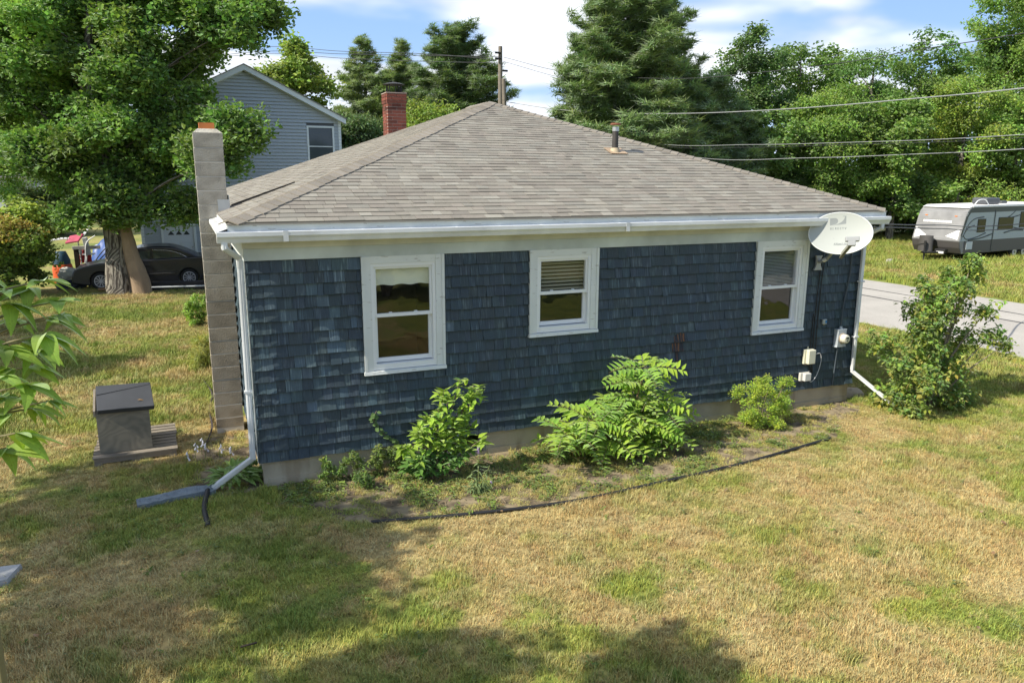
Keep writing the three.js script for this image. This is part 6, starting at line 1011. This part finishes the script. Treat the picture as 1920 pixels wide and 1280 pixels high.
// boards and oddments round the car
{
  const pl = (a, b, y, w, h, c, label, nm = 'plank') => { const A = gnd(...a, y), B = gnd(...b, y), L = A.distanceTo(B), o = solo(nm, rbox(L, h, w, 0.008), std(c, 0.85, { map: T.blotch }), label, 'plank'); o.position.set((A.x + B.x) / 2, y + h / 2, (A.z + B.z) / 2); o.rotation.y = Math.atan2(-(B.z - A.z), B.x - A.x); };
  pl([286, 545], [392, 542], 0.0, 0.35, 0.30, [0.035, 0.03, 0.03], 'long dark timber sleeper lying behind the maple');
  pl([284, 539], [395, 536], 0.302, 0.12, 0.03, [0.52, 0.54, 0.56], 'pale narrow board lying on the dark timber');
  pl([184, 544], [212, 542], 0.08, 0.18, 0.06, [0.40, 0.23, 0.11], 'orange-brown board beside the maple trunk');
  pl([172, 553], [214, 551], 0.0, 0.2, 0.05, [0.22, 0.19, 0.17], 'grey board on the ground by the maple trunk');
  // stack of discarded garden furniture and machines
  const at2 = (px, py, D) => at(px, py, D), D = 27.6;
  const q0 = gnd(142, 535); 
  { const c = at2(128, 452, D), t = thing('folding_lounger', 'white folding lounge chair lying across the junk pile', 'lounge chair', [c.x, c.y - 0.05, c.z], 0.15); for (const s of [0, 0.5]) part('rail', tube([[-0.75, 0.05, -s], [-0.2, 0.12, -s], [0.35, 0.12, -s], [0.75, 0.55, -s]], 0.018, 20, 6), M.white, t); for (let i = 0; i < 9; i++) part('strap', bx(-0.72 + i * 0.12, -0.64 + i * 0.12, 0.075 + Math.min(i, 4) * 0.016, 0.085 + Math.min(i, 4) * 0.016, -0.5, 0), std([0.75, 0.76, 0.78], 0.6), t); for (let i = 0; i < 5; i++) part('strap', bx(0.36 + i * 0.08, 0.42 + i * 0.08, 0.15 + i * 0.085, 0.16 + i * 0.085, -0.5, 0), std([0.6, 0.66, 0.72], 0.6), t);
    for (const x of [-0.6, 0.3]) for (const s of [0, 0.5]) part('leg', tube([[x, 0.1, -s], [x + 0.05, -c.y + 0.06, -s]], 0.018, 4, 6), M.white, t); }
  { const c = at2(132, 446, D - 0.1); const o = solo('pink_cushion', rbox(0.52, 0.07, 0.5, 0.03), std([0.50, 0.08, 0.14], 0.8, { map: T.blotch }), 'faded pink red cushion propped on the white lounge chair', 'cushion'); o.position.set(c.x + 0.1, c.y - 0.04, c.z - 0.1); o.rotation.set(0.5, -0.3, 0.35); }
  { const c = gnd(175, 528), t = thing('garden_tiller', 'red garden tiller with long handlebars in the junk pile', 'tiller', [c.x - 0.25, 0, c.z - 0.4], 0.4); const red = std([0.32, 0.02, 0.02], 0.45); part('engine', merge([rbox(0.4, 0.32, 0.36, 0.05, 0, 0.85, 0), cyl(0.14, 0.12, 0.16, 0.05, 1.0, 0)]), red, t); part('guard', rbox(0.7, 0.12, 0.5, 0.05, 0.2, 0.55, 0), red, t); part('frame', rbox(0.9, 0.06, 0.3, 0.02, 0.1, 0.42, 0), M.black, t); for (const s of [-1, 1]) part('handlebar', tube([[0.3, 0.6, s * 0.12], [0.8, 1.1, s * 0.25], [1.1, 1.25, s * 0.3]], 0.02, 16, 6), M.black, t); for (const s of [-1, 1]) { const w = group('wheel', t); part('tyre', new THREE.TorusGeometry(0.24, 0.07, 10, 24).translate(0.0, 0.3, s * 0.28), M.rubber, w); part('rim', new THREE.CylinderGeometry(0.18, 0.18, 0.05, 18).rotateX(Math.PI / 2).translate(0, 0.3, s * 0.28), red, w); } part('muffler', cyl(0.05, 0.05, 0.2, -0.15, 1.0, 0.1, 10), std([0.4, 0.4, 0.4], 0.4, { metalness: 0.6 }), t); }
  { const c = gnd(148, 532), t = thing('timber_post', 'short weathered timber post standing in the junk pile', 'post', [c.x, 0, c.z - 0.2]); part('post', rbox(0.16, 1.35, 0.16, 0.015, 0, 0.675, 0), std([0.2, 0.16, 0.12], 0.9, { map: T.greyWood }), t); part('crossbar', rbox(0.9, 0.12, 0.1, 0.01, 0.35, 1.30, 0.135), std([0.45, 0.42, 0.38], 0.8), t); }
  { const c = gnd(121, 535), t = thing('orange_drum', 'orange plastic drum with a dark blue lid beside the bush', 'drum', [c.x, 0, c.z]); part('body', new THREE.LatheGeometry([[0.001, 0], [0.3, 0], [0.34, 0.05], [0.35, 0.55], [0.31, 0.72], [0.26, 0.75]].map(p => new THREE.Vector2(...p)), 22).scale(0.95, 1.05, 0.95), std([0.62, 0.10, 0.025], 0.45), t); part('lid', new THREE.LatheGeometry([[0.27, 0.76], [0.27, 0.92], [0.22, 1.05], [0.16, 1.22], [0.001, 1.24]].map(p => new THREE.Vector2(...p)), 20), std([0.02, 0.06, 0.10], 0.5), t); }
  { const c = gnd(196, 520), g = new THREE.SphereGeometry(1, 28, 16, 0, 6.2832, 0, 1.6), p = g.attributes.position; for (let i = 0; i < p.count; i++) { const x = p.getX(i), y = p.getY(i), z = p.getZ(i), k = 0.86 + 0.26 * vn(x * 4 + 5, z * 4 + y * 3); p.setXYZ(i, x * 0.8 * k, Math.max(0, y) * 1.35 * k, z * 0.8 * k); } g.computeVertexNormals(); const o = solo('tarp_heap', g, std([0.02, 0.07, 0.26], 0.45, { side: THREE.DoubleSide }), 'blue tarpaulin draped over a heap behind the sedan', 'tarpaulin'); o.position.set(c.x + 0.15, 0, c.z - 2.6); }
  { const c = gnd(136, 543), g = new THREE.IcosahedronGeometry(0.3, 3), p = g.attributes.position; for (let i = 0; i < p.count; i++) { const k = 0.8 + 0.45 * vn(p.getX(i) * 11 + 3, p.getZ(i) * 11 + p.getY(i) * 9); p.setXYZ(i, p.getX(i) * k * 1.25, p.getY(i) * k * 0.8 + 0.12, p.getZ(i) * k); } g.computeVertexNormals(); const o = solo('white_sack', g, std([0.55, 0.54, 0.50], 0.85, { map: T.blotch }), 'crumpled white sack lying in front of the sedan', 'sack'); o.position.set(c.x - 0.1, 0.38, c.z - 0.3); const d = solo('dark_sack', g.clone().scale(1.3, 1.2, 1.1), std([0.02, 0.03, 0.05], 0.5), 'dark plastic sack under the crumpled white sack', 'sack'); d.position.set(c.x - 0.1, 0.0, c.z - 0.3); }
  { const c = at2(165, 480, D), t = thing('metal_chair_frame', 'bent white metal chair frame leaning on the junk pile', 'chair frame', [c.x - 0.1, 0, c.z]); for (const s of [0, 0.42]) part('leg', tube([[-0.15, 0.02, -s], [0.0, 0.9, -s], [0.1, 1.5, -s], [0.35, 1.7, -s]], 0.02, 16, 6), M.white, t); part('seat', rbox(0.4, 0.03, 0.4, 0.01, 0.1, 1.05, -0.21), std([0.6, 0.6, 0.6], 0.5), t); part('back', rbox(0.14, 0.6, 0.4, 0.01, 0.12, 1.35, -0.21).rotateZ(0.12).translate(0.1, 0, 0), std([0.52, 0.53, 0.50], 0.5), t); }
}
// travel trailer across the road
{
  const N = at(1797, 477, 35), t = thing('travel_trailer', 'grey and silver travel trailer parked on the grass across the road', 'trailer', [N.x, 0, N.z], 0.108);
  const w = 2.28, y0 = 0.43, y1 = 2.58, L = 8.2; // x back along the trailer, z towards the far side is negative
  const silver = std([0.27, 0.27, 0.27], 0.4, { map: T.blotch }), dark = std([0.075, 0.07, 0.068], 0.5), pale = std([0.36, 0.41, 0.43], 0.4), darker = std([0.045, 0.055, 0.055], 0.45), roofW = std([0.72, 0.71, 0.68], 0.6), blk = std([0.012, 0.012, 0.014], 0.12);
  const sec = (pts, z0, z1) => new THREE.ExtrudeGeometry(new THREE.Shape(pts.map(p => new THREE.Vector2(...p))), { depth: z1 - z0, bevelEnabled: false }).translate(0, 0, z0);
  // nose profile from bottom to top
  const nose = [[0.55, y0], [0.22, y0 + 0.02], [0.04, y0 + 0.28], [-0.06, y0 + 0.62], [0.02, 1.35], [0.14, 1.75], [0.24, 2.1], [0.36, 2.35], [0.55, 2.5], [0.8, 2.56]];
  part('shell', sec([...nose, [L, y1 + 0.02], [L, y0]], -w, 0), silver, t);
  const prof = y => { for (let i = 0; i + 1 < nose.length; i++) if (y <= nose[i + 1][1]) return mix(nose[i][0], nose[i + 1][0], (y - nose[i][1]) / (nose[i + 1][1] - nose[i][1] || 1)); return 0.8; };
  // corrugated front sheets
  for (let y = 1.03; y < 2.45; y += 0.085) { const g = new GB(), a = prof(y), b = prof(y + 0.08); g.hex([[a - 0.012, y, -0.02], [a + 0.02, y, -0.02], [a + 0.02, y, -w + 0.02], [a - 0.012, y, -w + 0.02], [b - 0.006, y + 0.08, -0.02], [b + 0.02, y + 0.08, -0.02], [b + 0.02, y + 0.08, -w + 0.02], [b - 0.006, y + 0.08, -w + 0.02]]); part('front_sheet', g.geo(), silver, t); }
  { const g = new GB(); let py = y0 + 0.03; for (let y = y0 + 0.03; y < 1.0; y += 0.08) { const e = Math.min(y + 0.08, 1.0), a = prof(y), b = prof(e); g.hex([[a - 0.016, y, 0.004], [a + 0.03, y, 0.004], [a + 0.03, y, -w - 0.004], [a - 0.016, y, -w - 0.004], [b - 0.016, e, 0.004], [b + 0.03, e, 0.004], [b + 0.03, e, -w - 0.004], [b - 0.016, e, -w - 0.004]]); } part('front_skirt', g.geo(), dark, t); }
  // side cladding: ribbed sheets, dark skirt, dark top band, swooping stripes
  for (let y = 1.02; y < 2.30; y += 0.085) { const a = Math.max(prof(y), prof(y + 0.08)) + 0.03; part('side_sheet', new GB().box(a, L - 0.01, y, y + 0.079, 0.002, 0.014).geo(), pale, t); }
  part('side_skirt', bx(0.35, L - 0.01, y0 + 0.01, 1.015, 0.002, 0.016), dark, t); part('top_band', sec([[prof(2.30) + 0.03, 2.305], [0.62, 2.5], [0.85, 2.56], [L - 0.01, 2.575], [L - 0.01, 2.33]], 0.002, 0.017), darker, t);
  { const q = sec([[0.06, 1.05], [0.12, 1.35], [0.30, 1.78], [0.42, 2.12], [0.60, 2.32], [0.44, 2.32], [0.26, 2.1], [0.14, 1.75], [0.02, 1.35]], 0.003, 0.02); part('corner_band', q, darker, t); }
  const swoosh = (pts, r) => tube(pts.map(p => [p[0], p[1], 0.016]), r, 30, 5).scale(1, 1, 0.6);
  for (const [p, r] of [[[[0.25, 1.35], [0.5, 1.75], [0.9, 2.0], [1.7, 2.1]], 0.03], [[[0.15, 1.2], [0.5, 1.6], [1.0, 1.72]], 0.035], [[[0.2, 1.3], [0.4, 1.12], [1.2, 1.16], [2.0, 1.35]], 0.03], [[[0.6, 1.05], [1.5, 1.1], [2.6, 1.3]], 0.035], [[[3.6, 2.0], [4.0, 2.15], [4.4, 2.4]], 0.03], [[[3.5, 1.3], [4.3, 1.4], [5.2, 1.38]], 0.035], [[[4.0, 2.02], [4.6, 2.1], [5.2, 2.2]], 0.03], [[[4.2, 1.55], [5.0, 1.45], [5.8, 1.5]], 0.03]]) part('stripe', swoosh(p, r), darker, t);
  part('roof', sec([[0.5, 2.5], [0.8, 2.565], [L, y1 + 0.025], [L, y1 + 0.075], [0.8, 2.62], [0.45, 2.52]], -w + 0.02, -0.02), roofW, t);
  part('awning_rail', bx(0.7, L, 2.55, 2.585, 0.018, 0.05), std([0.66, 0.66, 0.64], 0.5), t);
  for (const [x0, x1, a, b] of [[1.25, 1.85, 1.42, 1.98], [2.95, 4.2, 1.48, 2.02], [4.8, 5.6, 1.55, 2.25], [6.3, 7.3, 1.5, 2.1]]) { const g = group('window', t); part('frame', rbox(x1 - x0 + 0.06, b - a + 0.06, 0.02, 0.009, (x0 + x1) / 2, (a + b) / 2, 0.02), M.black, g); part('pane', bx(x0, x1, a, b, 0.03, 0.034), blk, g); }
  part('storage_hatch', rbox(0.5, 0.36, 0.02, 0.009, 0.75, 0.80, 0.022), std([0.50, 0.54, 0.55], 0.45), t); part('divider', bx(2.55, 2.62, y0 + 0.05, 2.4, 0.018, 0.03), darker, t);
  // front decals, blurred white lettering and chevrons, marker lights
  const mk = std([0.78, 0.78, 0.78], 0.5), fx = (y, d) => prof(y) - d;
  seed(620); let z = -1.95; for (const k of [0.07, 0.06, 0.09, 0.05, 0.08, 0.12, 0.06, 0.07, 0.1, 0.05, 0.08, 0.06, 0.09, 0.07, 0.08]) { part('decal_letter', bx(fx(1.86, 0.02), fx(1.86, 0.014), 1.80, 1.93, z, z + k), mk, t); z += k + 0.018; }
  for (const s of [0, 1]) { const g = new GB(), za = s ? -0.08 : -w + 0.08, d = s ? -1 : 1; g.tri([fx(1.15, 0.03), 1.08, za], [fx(1.55, 0.03), 1.58, za], [fx(1.2, 0.03), 1.22, za + d * 0.6]); part('decal_chevron', g.geo(), std([0.78, 0.78, 0.78], 0.5, { side: THREE.DoubleSide }), t); part('marker_light', rbox(0.03, 0.045, 0.12, 0.008, fx(2.14, 0.02), 2.14, s ? -0.45 : -w + 0.4), std([0.75, 0.20, 0.03], 0.35), t); }
  // gas bottles, drawbar, wheels, roof units
  part('gas_bottle_cover', (() => { const g = new THREE.CylinderGeometry(0.30, 0.33, 0.72, 20).scale(0.75, 1, 1.05); return g.translate(-0.42, 0.86, -w / 2 - 0.2); })(), dark, t); part('cover_strap', tube([[-0.66, 0.9, -w / 2 + 0.02], [-0.68, 0.84, -w / 2 - 0.2], [-0.62, 0.78, -w / 2 - 0.5]], 0.014, 10, 5), M.black, t);
  part('tongue_jack', merge([cyl(0.04, 0.04, 0.9, -0.78, 0.05, -w / 2, 10), cyl(0.055, 0.055, 0.25, -0.78, 0.75, -w / 2, 10)]), M.black, t); part('jack_foot', rbox(0.2, 0.05, 0.2, 0.01, -0.78, 0.025, -w / 2), M.black, t);
  for (const s of [-1, 1]) part('drawbar', tube([[0.5, 0.46, -w / 2 + s * 0.6], [-0.95, 0.46, -w / 2 + s * 0.04]], 0.045, 4, 6), M.black, t);
  part('battery_box', rbox(0.25, 0.2, 0.5, 0.02, -0.1, 0.52, -0.75), M.black, t); part('number_plate', bx(-0.242, -0.232, 0.42, 0.52, -0.9, -0.55), std([0.7, 0.7, 0.68], 0.5), t);
  for (const x of [4.75, 5.55]) for (const s of [0, 1]) { const g = group('wheel', t); g.position.set(x, 0.33, s ? -w + 0.14 : -0.10); part('tyre', new THREE.TorusGeometry(0.245, 0.085, 12, 28).scale(1, 1, 1.2), M.rubber, g); part('rim', new THREE.CylinderGeometry(0.18, 0.18, 0.06, 20).rotateX(Math.PI / 2).translate(0, 0, s ? -0.06 : 0.06), std([0.6, 0.6, 0.6], 0.35, { metalness: 0.4 }), g); part('hub_cap', new THREE.CylinderGeometry(0.05, 0.06, 0.05, 12).rotateX(Math.PI / 2).translate(0, 0, s ? -0.1 : 0.1), std([0.15, 0.15, 0.15], 0.4), g); }
  part('air_conditioner', rbox(1.15, 0.32, 0.75, 0.1, 3.2, 2.79, -w / 2 + 0.3), std([0.07, 0.075, 0.085], 0.5), t); part('roof_vent', rbox(0.5, 0.14, 0.45, 0.05, 5.0, 2.70, -w / 2), std([0.06, 0.065, 0.07], 0.5), t);
  part('roof_rail', tube([[1.3, 2.62, -0.3], [1.6, 2.84, -0.3], [2.2, 2.86, -0.3], [2.5, 2.63, -0.3]], 0.02, 20, 6), M.white, t);
  part('stabiliser', bx(1.9, 1.98, 0.0, 0.45, -0.35, -0.27), M.black, t); part('step', rbox(0.6, 0.06, 0.3, 0.01, 6.6, 0.33, 0.1), M.black, t); part('axle_frame', bx(0.5, L - 0.3, 0.33, 0.44, -w + 0.5, -0.5), M.black, t);
}
{ const p = gnd(1668, 494), t = thing('concrete_block', 'pale hollow concrete block lying on the grass across the road', 'concrete block', [p.x, 0, p.z], 0.5); const m = std([0.55, 0.52, 0.46], 0.9, { map: T.block }); part('shell', new GB().box(-0.22, 0.22, 0, 0.045, -0.1, 0.1).box(-0.22, 0.22, 0.155, 0.2, -0.1, 0.1).box(-0.22, -0.17, 0.045, 0.155, -0.1, 0.1).box(0.17, 0.22, 0.045, 0.155, -0.1, 0.1).geo(), m, t); part('web', bx(-0.025, 0.025, 0.045, 0.155, -0.1, 0.1), m, t); }
// utility poles and wires
{
  const wood = std([1, 1, 1], 0.9, { map: T.greyWood, bumpMap: T.grainBump, bumpScale: 0.01 });
  const D = 42, p = at(938, 328, D), top = at(938, 95, D).y, t = thing('utility_pole', 'weathered wooden utility pole with a splice post behind the roof peak', 'utility pole', [p.x, 0, p.z]);
  part('pole', cyl(0.16, 0.11, top, 0, 0, 0, 14), wood, t); const sp = at(938, 152, D).y; part('splice_post', (() => { const g = cyl(0.15, 0.12, sp, 0, 0, 0, 12); g.rotateZ(0.03); return g.translate(0.42, 0, 0.1); })(), wood, t);
  for (const y of [107, 117, 138]) part('insulator', rbox(0.34, 0.1, 0.1, 0.03, y === 138 ? 0.22 : -0.18, at(938, y, D).y, 0.1), M.black, t);
  const q = V(27.5, 0, 9.0), t2 = thing('utility_pole', 'roadside utility pole carrying the wires past the trailer', 'utility pole', [q.x, 0, q.z]); part('pole', cyl(0.17, 0.12, 10.5, 0, 0, 0, 14), wood, t2); part('crossarm', rbox(2.0, 0.12, 0.1, 0.01, 0, 9.2, 0.13), wood, t2);
  const l = at(40, 328, 66), t3 = thing('utility_pole', 'utility pole beyond the gabled house hidden by the maple', 'utility pole', [l.x, 0, l.z]); part('pole', cyl(0.16, 0.11, 11.5, 0, 0, 0, 12), wood, t3); part('crossarm', rbox(1.6, 0.12, 0.1, 0.01, 0, 11.0, 0.12), wood, t3);
  const dark = std([0.03, 0.03, 0.032], 0.5), silver = std([0.26, 0.27, 0.27], 0.5);
  const wire = (pts, r, m, label) => solo('overhead_wire', tube(pts.map(e => e.isVector3 ? e : at(...e)), r, 60, 5), m, label, 'wire');
  const dep = px => mix(42, 21, clamp((px - 938) / 982));
  const W = (list, r, m, label, end) => wire([...list.map(([px, py]) => [px, py, dep(px)]), ...(end ? [end] : [])], r, m, label);
  W([[944, 107], [1060, 135], [1280, 147], [1410, 137], [1585, 117], [1710, 95], [1920, 62]], 0.014, dark, 'highest thin wire crossing the tree tops beside the road', V(27.3, 9.2, 8.9));
  W([[944, 115], [1060, 147], [1200, 165]], 0.012, dark, 'thin wire running from the utility pole into the big pine');
  W([[944, 190], [1045, 205], [1155, 212], [1310, 212], [1510, 202], [1710, 185], [1920, 165]], 0.019, silver, 'thick pale cable sagging across the wood above the trailer', V(27.4, 7.4, 8.9));
  W([[944, 200], [1220, 268], [1410, 271], [1585, 267], [1920, 252]], 0.011, silver, 'thin pale wire, upper of the pair low across the wood', V(27.4, 6.0, 8.9));
  W([[944, 206], [1245, 274], [1410, 276], [1585, 271], [1920, 258]], 0.008, dark, 'thin dark wire just under the upper pale wire', V(27.4, 5.9, 8.9));
  W([[944, 212], [1305, 295], [1510, 296], [1710, 289], [1920, 279]], 0.012, silver, 'lowest pale wire crossing the wood above the trailer', V(27.4, 5.6, 8.9));
  for (const [i, y] of [[0, 0], [1, 1], [2, 2]]) wire([[934, [106, 118, 112][i], 42], [800, [104, 115, 101][i], 46], [640, [101, 109, 96][i], 51], [480, [97, 101, 88][i], 55], V(l.x, [11.0, 10.6, 11.3][i], l.z)], 0.018, dark, ['middle wire running from the pole above the slender pines', 'lowest wire running from the pole above the slender pines', 'highest wire running from the pole above the slender pines'][i]);
  const h = V(10.12, 3.10, 0.05);
  wire([V(10.10, 3.13, -0.3), [1660, 420.5, 14], [1760, 422, 16.5], [1920, 419.5, 20], V(27.4, 5.0, 8.9)], 0.012, dark, 'upper service cable from the house corner crossing the trailer'); wire([V(10.10, 3.06, -0.3), [1660, 426, 14], [1760, 428.5, 16.5], [1920, 428, 20], V(27.4, 4.6, 8.9)], 0.012, dark, 'lower service cable from the house corner crossing the trailer');
  wire([[317, 176, 30], [330, 182, 27], [372, 196, 23], [410, 205, 21]], 0.012, dark, 'black cable slung from the gabled house into the maple branches');
}

renderer.render(scene, camera);
